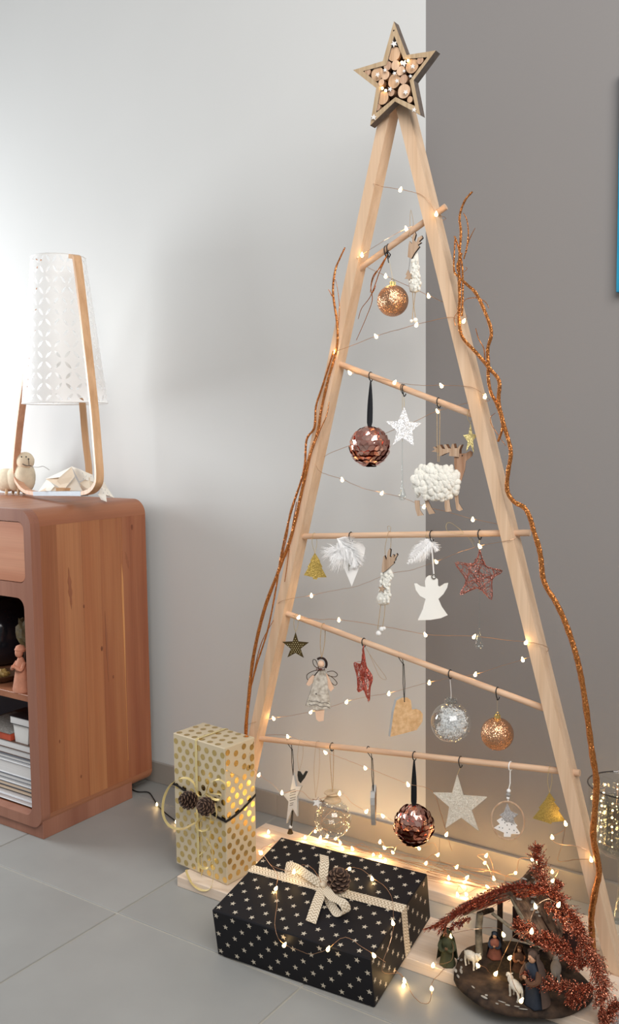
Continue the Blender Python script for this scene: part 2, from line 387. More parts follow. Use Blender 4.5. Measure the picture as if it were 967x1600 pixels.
# ------------------------------------------------------------------ star topper
Z5 = 6.04; SP = Plane((0, -.313, 0), 0, (540, 20), Z5)
t = Thing('star_topper', 'large wooden star filled with round wood slices on top of the frame', 'star', SP(460, 600))
frame_m = wood('grey_brown_ply', L(196, 172, 140), L(176, 150, 118), 'z', 30, .7); rim_m = mat('grey_felt_rim', L(112, 100, 92), .9, noise=.25, nscale=120)
outer = [(455, 80), (575, 398), (850, 355), (641, 637), (705, 965), (465, 836), (230, 1065), (288, 710), (70, 540), (350, 455)]
inner = [(457, 215), (545, 436), (770, 418), (603, 640), (655, 880), (470, 795), (286, 945), (334, 690), (163, 550), (385, 492)]
mb = MB(); mb.holed([SP.poly(outer, .006), SP.poly(inner, .006)], (0, .02, 0), 1); t.part('frame', mb, [frame_m, rim_m])
mb = MB(); mb.prism(SP.poly([(x+(460-x)*.02, y+(560-y)*.02) for x, y in outer], -.012), (0, .010, 0)); t.part('back_board', mb, mat('dark_ply_back', L(70, 42, 28), .8, noise=.3, nscale=60))
slice_m = [wood('birch_slice_%d' % i, c1, c2, 'z', 40, .7) for i, (c1, c2) in enumerate(((L(222, 186, 152), L(200, 160, 124)), (L(206, 172, 146), L(182, 145, 118)), (L(230, 198, 168), L(210, 172, 140))))]
bark = mat('slice_bark', L(120, 84, 58), .9, noise=.3, nscale=100)
px2m = (SP(600, 600)-SP(500, 600)).length/100
for i, (x, y, r) in enumerate([(465, 395, 58), (407, 508, 37), (485, 505, 40), (633, 505, 58), (713, 455, 30), (535, 557, 38), (305, 583, 58), (218, 568, 30), (390, 597, 38), (465, 648, 58), (558, 635, 38), (352, 668, 28), (358, 808, 55), (443, 760, 30), (565, 750, 58), (613, 822, 26), (313, 898, 27)]):
    cc = SP(x, y, 0); hh = .007+.002*(i % 3); R = r*px2m*.98; rz = r*px2m*.98
    ol = [Vector((cc.x+R*math.cos(a)*(1+.03*math.sin(3*a+i)), cc.y-hh+.004, cc.z+rz*math.sin(a)*(1+.03*math.cos(2*a+i)))) for a in [2*PI*k/18 for k in range(18)]]
    mb = MB(); mb.prism(ol, (0, hh, 0), 1); t.part('wood_slice', mb, [slice_m[i % 3], bark])
for x, y, r, o in [(455, 292, 32, .008), (263, 985, 29, .010), (645, 915, 24, .010), (483, 642, 22, .012), (300, 583, 24, .012), (632, 505, 24, .012), (565, 748, 26, .012), (550, 548, 16, .012), (547, 475, 34, .009), (610, 597, 18, .009), (418, 720, 24, .009), (370, 540, 20, .012), (460, 570, 20, .012)]:
    mb = MB(); mb.prism(SP.poly(star2(x, y, r, r*.45, x*.01), o), (0, .002, 0)); t.part('mini_star', mb, M['white'])
mb = MB(); mb.ball(SP(454, 167, .0062), (.0016, .0008, .0016), 10, 6); t.part('hanging_hole', mb, M['char'])
for x, y in ((530, 468), (590, 452), (345, 712), (378, 735)):
    p = SP(x, y, .002); mb = MB(); mb.ball(p, .0028, 8, 6); b_ = t.part('bulb', mb, M['led'], True)
    l = bpy.data.lights.new('bulb_glow', 'POINT'); l.energy = .003; l.color = (1, .62, .25); l.shadow_soft_size = .003; lo = bpy.data.objects.new('bulb_glow', l); COL.objects.link(lo); lo.parent = t.o; lo.location = p+Vector((0, -.006, 0))-t.loc

# ================================================================== ORNAMENTS
def hook(t, p, drop=.018, th=34, mat_=None, size=1.0, name='hook'):
    """little S hook over the rung at p; returns its lower end"""
    a = Vector((math.cos(math.radians(th)), math.sin(math.radians(th)), 0)); mb = MB(); pts = []
    for k in range(9):
        ang = PI*(1.15-k/8*1.15) ; pts.append(p+Vector((0, math.cos(ang)*(RR+.0012), math.sin(ang)*(RR+.0012))))
    pts = pts[::-1]
    e = p+Vector((0, -(RR+.0012), -drop*.35)); lo = p+Vector((0, 0, -RR-drop))
    pts = [q for q in pts]; 
    path = [p+Vector((0, (RR+.0012)*math.cos(a_), (RR+.0012)*math.sin(a_))) for a_ in [math.radians(d) for d in (-20, 10, 45, 90, 135, 170, 200)]]
    path += [p+Vector((0, -RR*.7, -RR-drop*.3)), lo+Vector((0, -.001, .003)), lo, lo+a*.003+Vector((0, 0, .002)), lo+a*.004+Vector((0, 0, .006))]
    mb.tube(spline(path, 3), .0011*size, 6); t.part(name, mb, mat_ or M['rubber'], True); return lo
def wire_loop(t, p, lo, name='thread', m=None, r=.0005, spread=.004):
    a = Vector((.83, .56, 0))*spread; top = p+Vector((0, 0, RR+.001)); mb = MB()
    fr = p+Vector((0, -RR-.001, 0)); bk = p+Vector((0, RR+.001, 0))
    mb.tube(spline([lo, (lo+fr)/2-a, fr, top, bk, (lo+bk)/2+a, lo], 4), r, 5); return t.part(name, mb, m or M['thread'], True)
def orn(name, label, cat, ri, px, group=None):
    p = rung(ri, px); t = Thing(name, label, cat, p, group); t.p = p; return t

# --- glitter baubles
def bauble(label, ri, px, cx, cy, r, shell, cap_m, group, capy=None):
    t = orn('bauble', label, 'bauble', ri, px, group); P = Plane(t.p, 34); c = P(cx, cy); R = (P(cx+r, cy)-c).length
    mb = MB(); mb.ball(c, R, 40, 28); t.part('ball', mb, shell, 'all')
    mb = MB(); mb.lathe([(R*.17, R*.97), (R*.18, R*1.18), (R*.15, R*1.21), (.0008, R*1.22)], c, 18)
    for k in range(10): a = 2*PI*k/10; mb.tube([c+Vector((R*.178*math.cos(a), R*.178*math.sin(a), R*.97)), c+Vector((R*.178*math.cos(a), R*.178*math.sin(a), R*1.18))], R*.02, 4)
    t.part('cap', mb, cap_m, True)
    mb = MB(); tp = c+Vector((0, 0, R*1.27)); mb.tube([tp+Vector((.83*R*.08*math.cos(a), .56*R*.08*math.cos(a), R*.1*math.sin(a))) for a in [2*PI*k/12 for k in range(12)]], R*.02, 5, closed=True); t.part('ring', mb, cap_m, True)
    lo = hook(t, t.p, .012); mb = MB(); mb.tube([lo, tp+Vector((0, 0, R*.08))], .0003, 4); t.part('thread', mb, M['thread']); return t, c, R
bauble('rose gold glitter bauble hanging alone from the topmost rung', 0, 607, 613.5, 470, 24.5, M['rose'], M['gold'], None)
bauble('rose gold glitter bauble at the right end of the fourth rung', 3, 777, 776.7, 1146.6, 25.5, M['rose'], M['gold'], None)

# --- sequin balls
def sequin_ball(label, ri, px, cx, cy, r, top):
    t = orn('sequin_ball', label, 'bauble', ri, px, 'copper sequin balls on black ribbons'); P = Plane(t.p, 34); c = P(cx, cy); R = (P(cx+r, cy)-c).length
    mb = MB(); mb.ball(c, R*.93, 28, 20); t.part('core', mb, mat('dark_copper_core', (.22, .05, .03), .5, noise=.2, nscale=50), 'all')
    sm = [mat('copper_sequin_%d' % i, cl, .16, 1, noise=.06, nscale=30) for i, cl in enumerate(((.82, .42, .34), (.74, .34, .27), (.90, .54, .45)))]
    mes = []
    for m in sm:
        b = MB(); rr = R*.235; b.v = [Vector((0, 0, rr*.14))]+[Vector((rr*math.cos(2*PI*k/12), rr*math.sin(2*PI*k/12), 0)) for k in range(12)]
        for k in range(12): b.face((0, 1+k, 1+(k+1) % 12))
        mes.append(link_mesh('sequin', b, m))
    rows = 12; n = 0
    for i in range(rows):
        th = PI*(i+.55)/rows; k_n = max(4, int(2*PI*math.sin(th)/.29))
        for k in range(k_n):
            a = 2*PI*(k+.5*(i % 2))/k_n; d = Vector((math.sin(th)*math.cos(a), math.sin(th)*math.sin(a), math.cos(th)))
            e = Vector((math.cos(th)*math.cos(a), math.cos(th)*math.sin(a), -math.sin(th)))
            z = (d + e*(.20+.16*rnd.uniform(-1, 1)) + e.cross(d)*.20*rnd.uniform(-1, 1)).normalized(); x = perp(z)[0]; y = z.cross(x)
            q = c+d*R*.965; Mw = Matrix(((x.x, y.x, z.x, q.x), (x.y, y.y, z.y, q.y), (x.z, y.z, z.z, q.z), (0, 0, 0, 1))); t.inst('sequin', mes[rnd.randrange(3)], Mw); n += 1
    lo = hook(t, t.p, .006); tp = c+Vector((0, 0, R*.97)); a = Vector((.83, .56, 0)); mb = MB(); N = 10
    for s_, k_ in ((1, .0), (-1, .3)):
        pts = [lo+(tp-lo)*i/N + a*s_*.0022*math.sin(PI*i/N) + Vector((.56, -.83, 0))*.002*s_ for i in range(N+1)]
        mb.ribbon(pts, [a*(.003+.0085*(i/N)**1.2*(1 if i < N else .5)) for i in range(N+1)], .0008)
    t.part('ribbon', mb, M['satin'], True); return t
sequin_ball('copper sequin ball on black ribbon under the second rung from the top', 1, 579, 577.5, 698, 31.5, 668)
sequin_ball('copper sequin ball on black ribbon under the lowest rung', 4, 647, 646.5, 1289, 31, 1258)

# --- flat cut-outs
def cutout(name, label, cat, ri, px, off, k, outline, th, m, thick=.002, group=None, part='body', side=None, topi=0, thr=None, hk=False, thr_m=None, thr_r=.0005, out=0, spread=.003):
    t = orn(name, label, cat, ri, px, group); P = Plane(t.p, th, off, k); t.P = P
    mb = MB(); mb.prism(P.poly(outline, out), -P.n*thick, 1 if side else None); t.part(part, mb, [m, side] if side else m)
    tp = P(*outline[topi], out)
    if hk: lo = hook(t, t.p, .010); mb = MB(); mb.tube([lo, tp], thr_r, 5); t.part('thread', mb, thr_m or M['thread'])
    else: wire_loop(t, t.p, tp, m=thr_m, r=thr_r, spread=spread)
    return t
cutout('glitter_star', 'white glitter star hanging from the second rung beside the sequin ball', 'star', 1, 631, (560, 560), 4.835,
       [(345, 365), (385, 480), (478, 488), (405, 545), (420, 662), (335, 600), (258, 655), (290, 550), (205, 475), (300, 475)], 34, M['white_gl'], .006, hk=True)
cutout('gold_star', 'small pale gold star against the right leg above the moose', 'star', 1, 733, (560, 560), 4.835,
       [(846, 490), (860, 570), (900, 578), (866, 620), (872, 718), (845, 652), (812, 705), (825, 630), (790, 580), (832, 572)], 20, M['gold_pale'], .002)
t = cutout('gold_tree', 'yellow gold glitter fir tree at the left end of the middle rung', 'tree ornament', 2, 491, (460, 820), 6.04,
       [(192, 262), (245, 345), (240, 350), (265, 400), (255, 403), (305, 495), (218, 498), (213, 517), (175, 513), (172, 495), (88, 475), (130, 405), (122, 398), (155, 345), (148, 340)], 34, M['leaf_gold'], .002)
t = cutout('gold_tree', 'yellow gold glitter fir tree at the right end of the lowest rung', 'tree ornament', 4, 859, (620, 1170), 2.787,
       [(665, 190), (690, 225), (683, 230), (710, 262), (703, 268), (735, 315), (675, 320), (672, 328), (655, 322), (592, 303), (625, 262), (618, 258), (645, 225)], 34, glitter('shaded_gold_glitter_card', (.52, .38, .10), 1100, .35, .4, .5), .002)  # darker copy of the gold card; shade from its facing is in the colour
t = cutout('dotted_star', 'dark gold star with pale dots at the left end of the fourth rung', 'star', 3, 463, (420, 810), 4.395,
       [(183, 780), (203, 845), (275, 852), (218, 895), (240, 958), (183, 925), (127, 955), (150, 895), (92, 848), (163, 845)], 30, M['dark_gold'], .002)
mb = MB()
for j in range(12):
    for i in range(14):
        x = 92+i*15+(7 if j % 2 else 0); y = 800+j*13
        dx, dy = x-183, y-880; r = math.hypot(dx, dy); a = math.atan2(dx, -dy) % (2*PI/5); a = min(a, 2*PI/5-a)
        R_, r_ = 88, 38   # star radius at this angle
        lim = r_*R_*math.sin(PI/5)/(r_*math.sin(PI/5-a)+R_*math.sin(a))*.88
        if r < lim: mb.ball(t.P(x, y, .0004), (.0009, .0009, .0009), 6, 4)
t.part('dots', mb, M['dot_gold'], kind='stuff')
t = cutout('glitter_star', 'big champagne glitter star hanging from the lowest rung', 'star', 4, 719, (620, 1170), 2.787,
       [(263, 113), (290, 205), (392, 212), (325, 268), (357, 358), (280, 300), (212, 345), (228, 253), (158, 193), (240, 195)], 25, M['cream_gl'], .005, hk=True)

# --- angel, white porcelain
t = cutout('angel_ornament', 'cream porcelain angel silhouette hanging from the middle rung', 'angel', 2, 674, (600, 810), 3.72,
       [(262, 333), (290, 335), (313, 355), (314, 392), (325, 398), (352, 380), (373, 376), (367, 402), (345, 440), (316, 468), (335, 512), (370, 562), (330, 580), (270, 590), (197, 592), (225, 530), (242, 468), (208, 450), (184, 415), (176, 380), (190, 378), (212, 394), (240, 400), (238, 365), (246, 345)], 34, M['porcelain'], .005, hk=True, thr_m=M['white'], thr_r=.0016, topi=1)
mb = MB(); q = t.P(290, 338, .002); mb.tube([q+Vector((.83*.0045*math.cos(a), .56*.0045*math.cos(a), .0045*math.sin(a))) for a in [2*PI*k/14 for k in range(14)]], .0013, 6, closed=True); t.part('bead_ring', mb, mat('grey_beads', L(120, 116, 110), .5, noise=.3, nscale=300), True)

def feather(t, P, quill, spread, n, name='feather', curl=.25, seed=1, lift=.004, width=.00035):
    r = random.Random(seed); sp = [P(x, y, lift) for x, y in quill]; c = spline(sp, 6); mb = MB(); mb.tube(c, .0004, 4)
    N = len(c)
    for i in range(n):
        f = r.uniform(.02, .98); idx = min(int(f*(N-1)), N-2); b = c[idx]; tg = (c[idx+1]-c[idx]).normalized(); side = r.choice((-1, 1))
        sd = tg.cross(P.n).normalized()*side; L_ = spread*(.55+.6*r.random())*(math.sin(PI*min(1, f*.8+.25))+.15)
        d = (tg*(.9+.5*r.random())+sd*(.5+.6*r.random())+P.n*r.uniform(-.3, .45)).normalized(); dr = Vector((0, 0, -1))*curl*r.uniform(-.4, 1)
        mb.tube([b, b+d*L_*.5, b+(d+dr*.7).normalized()*L_], [width*1.4, width*1.2, width*.5], 3, cap=False)
    return t.part(name, mb, M['feather'], kind=None)
# white heart with feathers
t = cutout('feather_heart', 'white wooden heart covered by fluffy white feathers on the middle rung', 'heart', 2, 548, (460, 820), 6.04,
       [(540, 582), (490, 460), (440, 345), (395, 225), (398, 175), (430, 150), (480, 180), (525, 230), (555, 190), (600, 165), (645, 180), (668, 220), (660, 280), (620, 380)], 34, M['white'], .006, hk=True, topi=7)
feather(t, t.P, [(400, 130), (440, 160), (500, 240), (560, 330), (590, 400)], .038, 420, seed=2)
feather(t, t.P, [(520, 200), (470, 240), (400, 270), (340, 300)], .042, 320, seed=3, curl=.9)
feather(t, t.P, [(530, 190), (560, 280), (570, 350), (560, 400)], .022, 240, seed=4, lift=.007)
mb = MB(); mb.tube([t.P(515, 365, .010), t.P(512, 400, .011), t.P(514, 435, .010)], .0008, 5); mb.ball(t.P(520, 385, .011), .0022, 8, 6); t.part('bow', mb, mat('silver_bow', L(170, 165, 155), .4, .5, noise=.2, nscale=100), True)
# loose feather by the angel
t = orn('feather', 'fluffy white feather tied to the middle rung left of the porcelain angel', 'feather', 2, 668); P = Plane(t.p, 34, (600, 810), 3.72)
feather(t, P, [(275, 115), (250, 150), (200, 200), (135, 265)], .026, 520, name='vane', seed=9, curl=.5)
feather(t, P, [(240, 120), (270, 140), (300, 165), (312, 190)], .015, 140, name='down', seed=10)
wire_loop(t, t.p, P(272, 118, .004))

# --- glass drops
def drop(label, ri, px, top, bot, r):
    t = orn('glass_drop', label, 'glass ornament', ri, px, 'clear glass drops'); P = Plane(t.p+Vector((0, .012, 0)), 34); a = P(px, top); b = P(px, bot); R = (P(px+r, bot)-b).length; g = glass('clear_glass_drop', 0, (.94, .97, .97), 1.75)
    mb = MB(); h = a.z-b.z; mb.lathe([(.0008, h), (.0012, h*.6), (.0016, R*3.2), (R*.55, R*1.6), (R*.95, R*.5), (R, 0), (R*.8, -R*.65), (R*.3, -R), (.0001, -R*1.02)], b, 16); t.part('drop', mb, g, True)
    lo = hook(t, t.p, .006, size=.6); mb = MB(); mb.tube([lo, a], .0004, 4); t.part('thread', mb, M['thread']); return t
drop('long clear glass drop hanging behind the white glitter star', 1, 628.5, 690, 776, 6)
drop('long clear glass drop hanging behind the copper wire star', 2, 748.5, 925, 1008, 6.5)

# --- wire stars
def wire_star(label, ri, px, off, k, tips, inner, th, m, n, seed, group):
    t = orn('wire_star', label, 'star', ri, px, group); P = Plane(t.p, th, off, k); r = random.Random(seed); ol = []
    for a, b in zip(tips, inner): ol += [a, b]
    c = (sum(p[0] for p in ol)/10, sum(p[1] for p in ol)/10); mb = MB()
    for q in range(3):
        pts = [P(x+(c[0]-x)*.05*q+r.uniform(-5, 5), y+(c[1]-y)*.05*q+r.uniform(-5, 5), r.uniform(-.004, .004)) for x, y in ol]
        mb.tube(spline(pts+[pts[0]], 4), .0008, 5)
    for i in range(n):
        s_ = r.randrange(5); A = ol[2*s_]; f = r.random()**.8
        B = ol[(2*s_+1) % 10]; C_ = ol[(2*s_-1) % 10]
        p1 = (A[0]+(B[0]-A[0])*f, A[1]+(B[1]-A[1])*f); g = min(1, max(0, f+r.uniform(-.25, .35))); p2 = (A[0]+(C_[0]-A[0])*g, A[1]+(C_[1]-A[1])*g)
        if r.random() < .5:
            s2 = (s_+r.choice((1, 2, 3, 4))) % 5; p2 = (c[0]+(ol[2*s2][0]-c[0])*.45*r.random(), c[1]+(ol[2*s2][1]-c[1])*.45*r.random())
        mid = ((p1[0]+p2[0])/2+r.uniform(-9, 9), (p1[1]+p2[1])/2+r.uniform(-9, 9)); z1, z2, z3 = (r.uniform(-.005, .005) for _ in range(3))
        mb.tube(spline([P(*p1, z1), P(*mid, z2), P(*p2, z3)], 3), .00055, 4, cap=False)
    t.part('wire_body', mb, m, True); tp = P(*tips[0]); lo = hook(t, t.p, .006); mb = MB(); mb.tube([lo, tp], .0009, 5); t.part('thread', mb, M['thread']); return t, P
wire_star('copper glitter wire star hanging from the middle rung near the right leg', 2, 749, (600, 810), 3.72, [(555, 178), (692, 305), (625, 475), (445, 440), (412, 262)], [(590, 275), (628, 350), (548, 408), (478, 355), (515, 264)], 34, M['rose_wire'], 95, 5, None)
t, P = wire_star('narrow red glitter wire star seen edge-on under the fourth rung', 3, 568, (420, 810), 4.395, [(648, 865), (712, 1085), (686, 1255), (610, 1192), (588, 990)], [(664, 1000), (694, 1165), (650, 1180), (604, 1085), (634, 1000)], -38, M['red_wire'], 190, 6, None)
mb = MB(); P = Plane(rung(3, 568), 34, (420, 810), 4.395); mb.tube(spline([P(655, 870), P(690, 930), P(745, 1010), P(800, 1085), P(800, 1108), P(760, 1085), P(720, 1000), P(690, 930)], 4), .0004, 4); t.part('thread', mb, M['twine'])
mb = MB(); P = Plane(rung(2, 720), 34, (600, 810), 3.72)
t = orn('thread_loop', 'loose gold thread loop lying over the middle rung', 'thread', 2, 725); mb.tube(spline([P(525, 165, .004), P(490, 110, .009), P(430, 55, .010), P(385, 25, .009), P(362, 35, .009), P(370, 75, .0095), P(440, 88, .010), P(490, 95, .010), P(525, 140, .004)], 4), .0004, 4); t.part('thread', mb, M['thread'])

# --- moose with wool coat
t = orn('moose_ornament', 'wooden moose with a cream wool coat hanging from the second rung', 'moose ornament', 1, 685); P = Plane(t.p, 18, (620, 680), 7.44)
dk = M['char']
ply = M['ply']
ant = [(400, 190), (440, 170), (420, 140), (440, 132), (478, 162), (476, 115), (500, 112), (528, 158), (560, 160), (545, 108), (572, 108), (596, 152), (627, 155), (640, 102), (660, 100), (672, 152), (705, 150), (735, 110), (748, 115), (726, 170), (722, 255), (650, 245), (605, 240), (612, 198), (560, 215), (500, 245), (480, 240), (490, 205), (430, 192)]
mb = MB(); mb.prism(P.poly(ant, .005), -P.n*.003, 1); t.part('antler', mb, [ply, dk])
mb = MB(); mb.prism(P.poly([(x+26, y-4) for x, y in ant], -.006), -P.n*.003, 1); t.part('antler', mb, [wood('brown_ply', L(120, 84, 60), L(100, 68, 46), 'z', 30, .7), dk])
mb = MB(); mb.prism(P.poly([(665, 255), (722, 235), (722, 215), (800, 210), (855, 180), (882, 200), (876, 240), (840, 270), (803, 300), (792, 400), (750, 530), (690, 520), (665, 330)], .001), -P.n*.004, 1); hd = t.part('head', mb, [wood('moose_ply', L(186, 150, 124), L(150, 112, 86), 'z', 30, .7), dk])
mb = MB(); mb.ball(P(760, 236, .0015), .0013, 8, 6); t.part('eye', mb, M['rubber'], parent=hd)
for i, lg in enumerate(([(555, 700), (605, 700), (620, 830), (638, 885), (565, 892), (555, 830)], [(665, 680), (712, 680), (720, 790), (768, 865), (728, 882), (690, 862), (680, 780)], [(205, 760), (262, 760), (270, 870), (312, 930), (240, 940), (215, 860)], [(325, 760), (366, 760), (400, 840), (445, 908), (375, 921), (345, 850)])):
    mb = MB(); mb.prism(P.poly(lg, .006 if i in (0, 2) else -.002), -P.n*.004, 1); t.part('leg', mb, [ply, dk])
mb = MB(); r = random.Random(3); cx, cy = 450, 545
body = P(cx, cy); A = (P(cx+300, cy)-body).length; B = (P(cx, cy-215)-body).length
cs = MB(); cs.ball(body, (1, 1, 1), 20, 14); 
for i, v in enumerate(cs.v): d = v-body; cs.v[i] = body+P.a*d.x*A*.93+P.n*d.y*.016+Vector((0, 0, d.z*B*.93))
t.part('coat_core', cs, M['wool'], True)
for i in range(190):
    u = rnd.uniform(-1, 1); v = rnd.uniform(-1, 1)
    if abs(u)**2.6+abs(v)**2.6 > 1: continue
    sd = 1 if i % 4 else -1; h = math.sqrt(max(0, 1-min(1, u*u*.9+v*v*.9)))
    q = body+P.a*u*A*.9+Vector((0, 0, v*B*.88))+P.n*sd*h*.013
    rot = Matrix(((P.a.x, P.n.x, 0), (P.a.y, P.n.y, 0), (0, 0, 1))).to_3x3() @ Matrix.Rotation(rnd.uniform(-.5, .5), 3, 'Y')
    mb.ball(q, (.0062*rnd.uniform(.85, 1.2), .0060, .0088*rnd.uniform(.8, 1.2)), 9, 7, rot)
t.part('wool_coat', mb, M['wool'], 'all', kind='stuff')
lo = hook(t, t.p, .007)
mb = MB()
for s_ in (-1, 1): mb.tube([lo, lo+P.a*.003*s_+Vector((0, 0, -.01)), P(482+14*s_, 100, .012), P(484+8*s_, 310, .014)], .0008, 5)
t.part('twine', mb, M['twine'])

# --- reindeer pendants
def pendant(label, ri, px, off, k, antl, body, charm, strings, beads, loop):
    t = orn('reindeer_pendant', label, 'pendant', ri, px, 'felt and wood reindeer pendants'); P = Plane(t.p+Vector((0, -.004, 0)), 8, off, k)
    mb = MB(); mb.prism(P.poly(antl, .010), -P.n*.007, 1); t.part('antlers', mb, [M['ply'], M['char']])
    mb = MB(); bc = (sum(p[0] for p in body)/len(body), sum(p[1] for p in body)/len(body)); n = len(body)
    rings = [(.55, -.007), (.9, -.0045), (1, 0), (.9, .005), (.55, .0075)]; b0 = 0
    for sc_, o_ in rings: mb.v += [P(bc[0]+(x-bc[0])*sc_, bc[1]+(y-bc[1])*sc_, o_) for x, y in body]
    for q in range(4):
        for i in range(n): j = (i+1) % n; mb.face((q*n+i, q*n+j, q*n+n+j, q*n+n+i))
    mb.face(range(n)); mb.face(range(4*n, 5*n)); 
    xs = [p[0] for p in body]; ys = [p[1] for p in body]; rp = random.Random(len(body))
    for i in range(46):
        q = body[rp.randrange(n)]; f = rp.random()**.6*.88; mb.ball(P(bc[0]+(q[0]-bc[0])*f, bc[1]+(q[1]-bc[1])*f, .0055+.002*rp.random()), (.0034, .003, .0042), 7, 5)
    t.part('felt_body', mb, M['wool'], 'all')
    mb = MB(); mb.prism(P.poly(charm, .011), -P.n*.002, 1); t.part('charm', mb, [M['ply'], M['char']])
    mb = MB(); mb.tube([P(sum(p[0] for p in charm)/len(charm), min(p[1] for p in charm), .010), P(antl[0][0]+20, antl[0][1], .009)], .0004, 4); t.part('thread', mb, M['darkcord'])
    for s_ in strings: mb = MB(); mb.tube([P(*q) for q in s_], .0008, 5); t.part('string', mb, M['twine'])
    for x, y, r in beads: mb = MB(); mb.ball(P(x, y), (P(x+r, y)-P(x, y)).length, 12, 8); t.part('bead', mb, M['white'], True)
    top = P(*loop); wire_loop(t, t.p, P(antl[4][0], antl[4][1]+20), spread=.004, m=M['twine'], r=.0006)
    mb = MB(); mb.tube(spline([t.p+Vector((-.002, 0, RR+.0006)), t.p+Vector((-.004, 0, RR+.010)), top, t.p+Vector((.004, 0, RR+.010)), t.p+Vector((.002, 0, RR+.0006))], 4), .0005, 4); t.part('loop', mb, M['twine'])
    return t, P
pendant('felt reindeer pendant with a tiny wooden tree on the topmost rung', 0, 643, (540, 300), 4.835,
    [(468, 490), (475, 400), (482, 370), (500, 390), (505, 330), (522, 300), (530, 320), (517, 365), (535, 380), (545, 345), (575, 328), (582, 345), (552, 375), (572, 380), (545, 400), (557, 412), (520, 460), (495, 505)],
    [(500, 500), (545, 450), (552, 500), (555, 560), (562, 640), (570, 700), (560, 750), (525, 765), (485, 755), (475, 690), (485, 620), (490, 560)],
    [(472, 585), (482, 610), (500, 620), (492, 632), (503, 655), (482, 657), (478, 672), (470, 657), (445, 655), (462, 632), (452, 625)],
    [[(505, 750), (512, 860), (503, 965)], [(528, 750), (515, 860), (528, 955)]], [(497, 975, 13), (527, 968, 18)], (492, 135))
pendant('felt reindeer pendant with a tiny wooden star on the middle rung', 2, 608, (460, 820), 6.04,
    [(822, 445), (826, 380), (838, 300), (850, 290), (866, 335), (880, 255), (895, 225), (908, 235), (900, 300), (915, 305), (925, 280), (940, 285), (935, 312), (962, 270), (972, 285), (945, 330), (958, 325), (935, 355), (942, 362), (860, 435), (838, 450)],
    [(818, 450), (860, 425), (905, 405), (935, 465), (907, 500), (903, 560), (905, 630), (912, 680), (890, 750), (840, 762), (790, 755), (772, 690), (798, 630), (808, 530)],
    star2(825, 605, 40, 17, .2), [[(815, 750), (800, 870), (785, 985)], [(855, 750), (848, 860), (832, 960)]], [(795, 1025, 25), (826, 985, 23), (846, 978, 17)], (890, 12))

# --- angel doll
t = orn('angel_doll', 'painted wooden angel doll in a white dress under the fourth rung', 'angel', 3, 505); P = Plane(t.p, 34, (420, 810), 4.395)
dress = mat('whitewashed_wood_dress', L(214, 208, 196), .8, noise=.3, nscale=110, col2=L(160, 150, 136)); skin = mat('pale_painted_wood', L(232, 196, 168), .6, noise=.08, nscale=60)
mb = MB(); mb.prism(P.poly([(345, 1045), (385, 1042), (402, 1110), (415, 1240), (427, 1305), (400, 1303), (375, 1312), (330, 1318), (290, 1300), (252, 1288), (290, 1180), (312, 1090)], .004), -P.n*.007, 1); dr = t.part('dress', mb, [dress, M['char']])
mb = MB()
for y, a in ((1250, 4), (1275, 5)):
    mb.tube(spline([P(275+i*18, y+a*math.sin(i*1.7)+i*3, .0043) for i in range(9)], 3), .0005, 4)
mb.ball(P(325, 1205, .004), .0016, 6, 5); t.part('trim', mb, M['char'], parent=dr)
for sl, nm in (([(300, 1075), (328, 1088), (300, 1132), (275, 1152), (256, 1140), (275, 1100)], 'sleeve'), ([(393, 1060), (410, 1085), (430, 1130), (448, 1165), (425, 1190), (405, 1160), (398, 1110)], 'sleeve')):
    mb = MB(); mb.prism(P.poly(sl, .001), -P.n*.004, 1); t.part(nm, mb, [skin, M['char']])
mb = MB(); mb.ball(P(358, 1000, .002), (.0078, .0078, .0084), 16, 12); t.part('head', mb, skin, True)
mb = MB(); mb.tube([P(358+38*math.sin(a), 1000-42*math.cos(a), -.001) for a in [math.radians(d) for d in range(-40, 130, 12)]], .0028, 8); t.part('hair', mb, mat('dark_hair', L(46, 26, 20), .8, noise=.3, nscale=200), True)
mb = MB(); mb.prism(P.poly([(315, 1310), (382, 1310), (376, 1390), (345, 1396), (325, 1380)], .001), -P.n*.004, 1); t.part('foot', mb, [skin, M['char']])
mb = MB()
for lp in ([(345, 1035), (310, 1010), (302, 975), (322, 975), (345, 1035)], [(345, 1040), (300, 1050), (262, 1075), (268, 1108), (305, 1085), (345, 1040)], [(398, 1055), (440, 1048), (470, 1070), (455, 1088), (410, 1080)], [(398, 1070), (440, 1095), (468, 1130), (450, 1145), (415, 1110), (398, 1070)]):
    mb.tube(spline([P(x, y, -.004) for x, y in lp], 5), .0009, 5)
t.part('wire_wings', mb, mat('dark_bronze_wire', L(80, 66, 54), .4, .8, noise=.2, nscale=100), True)
mb = MB(); mb.ball(P(355, 1036, .007), .003, 8, 6)
for s_ in (-1, 1): mb.tube(spline([P(355, 1036, .007), P(355+s_*22, 1025, .009), P(355+s_*28, 1040, .008), P(355, 1037, .007)], 3), .0008, 5)
t.part('bow', mb, mat('brown_bow', L(92, 44, 34), .6, noise=.2, nscale=100), True)
wire_loop(t, t.p, P(362, 962, 0), m=M['twine'], r=.0009, spread=.003, name='twine')

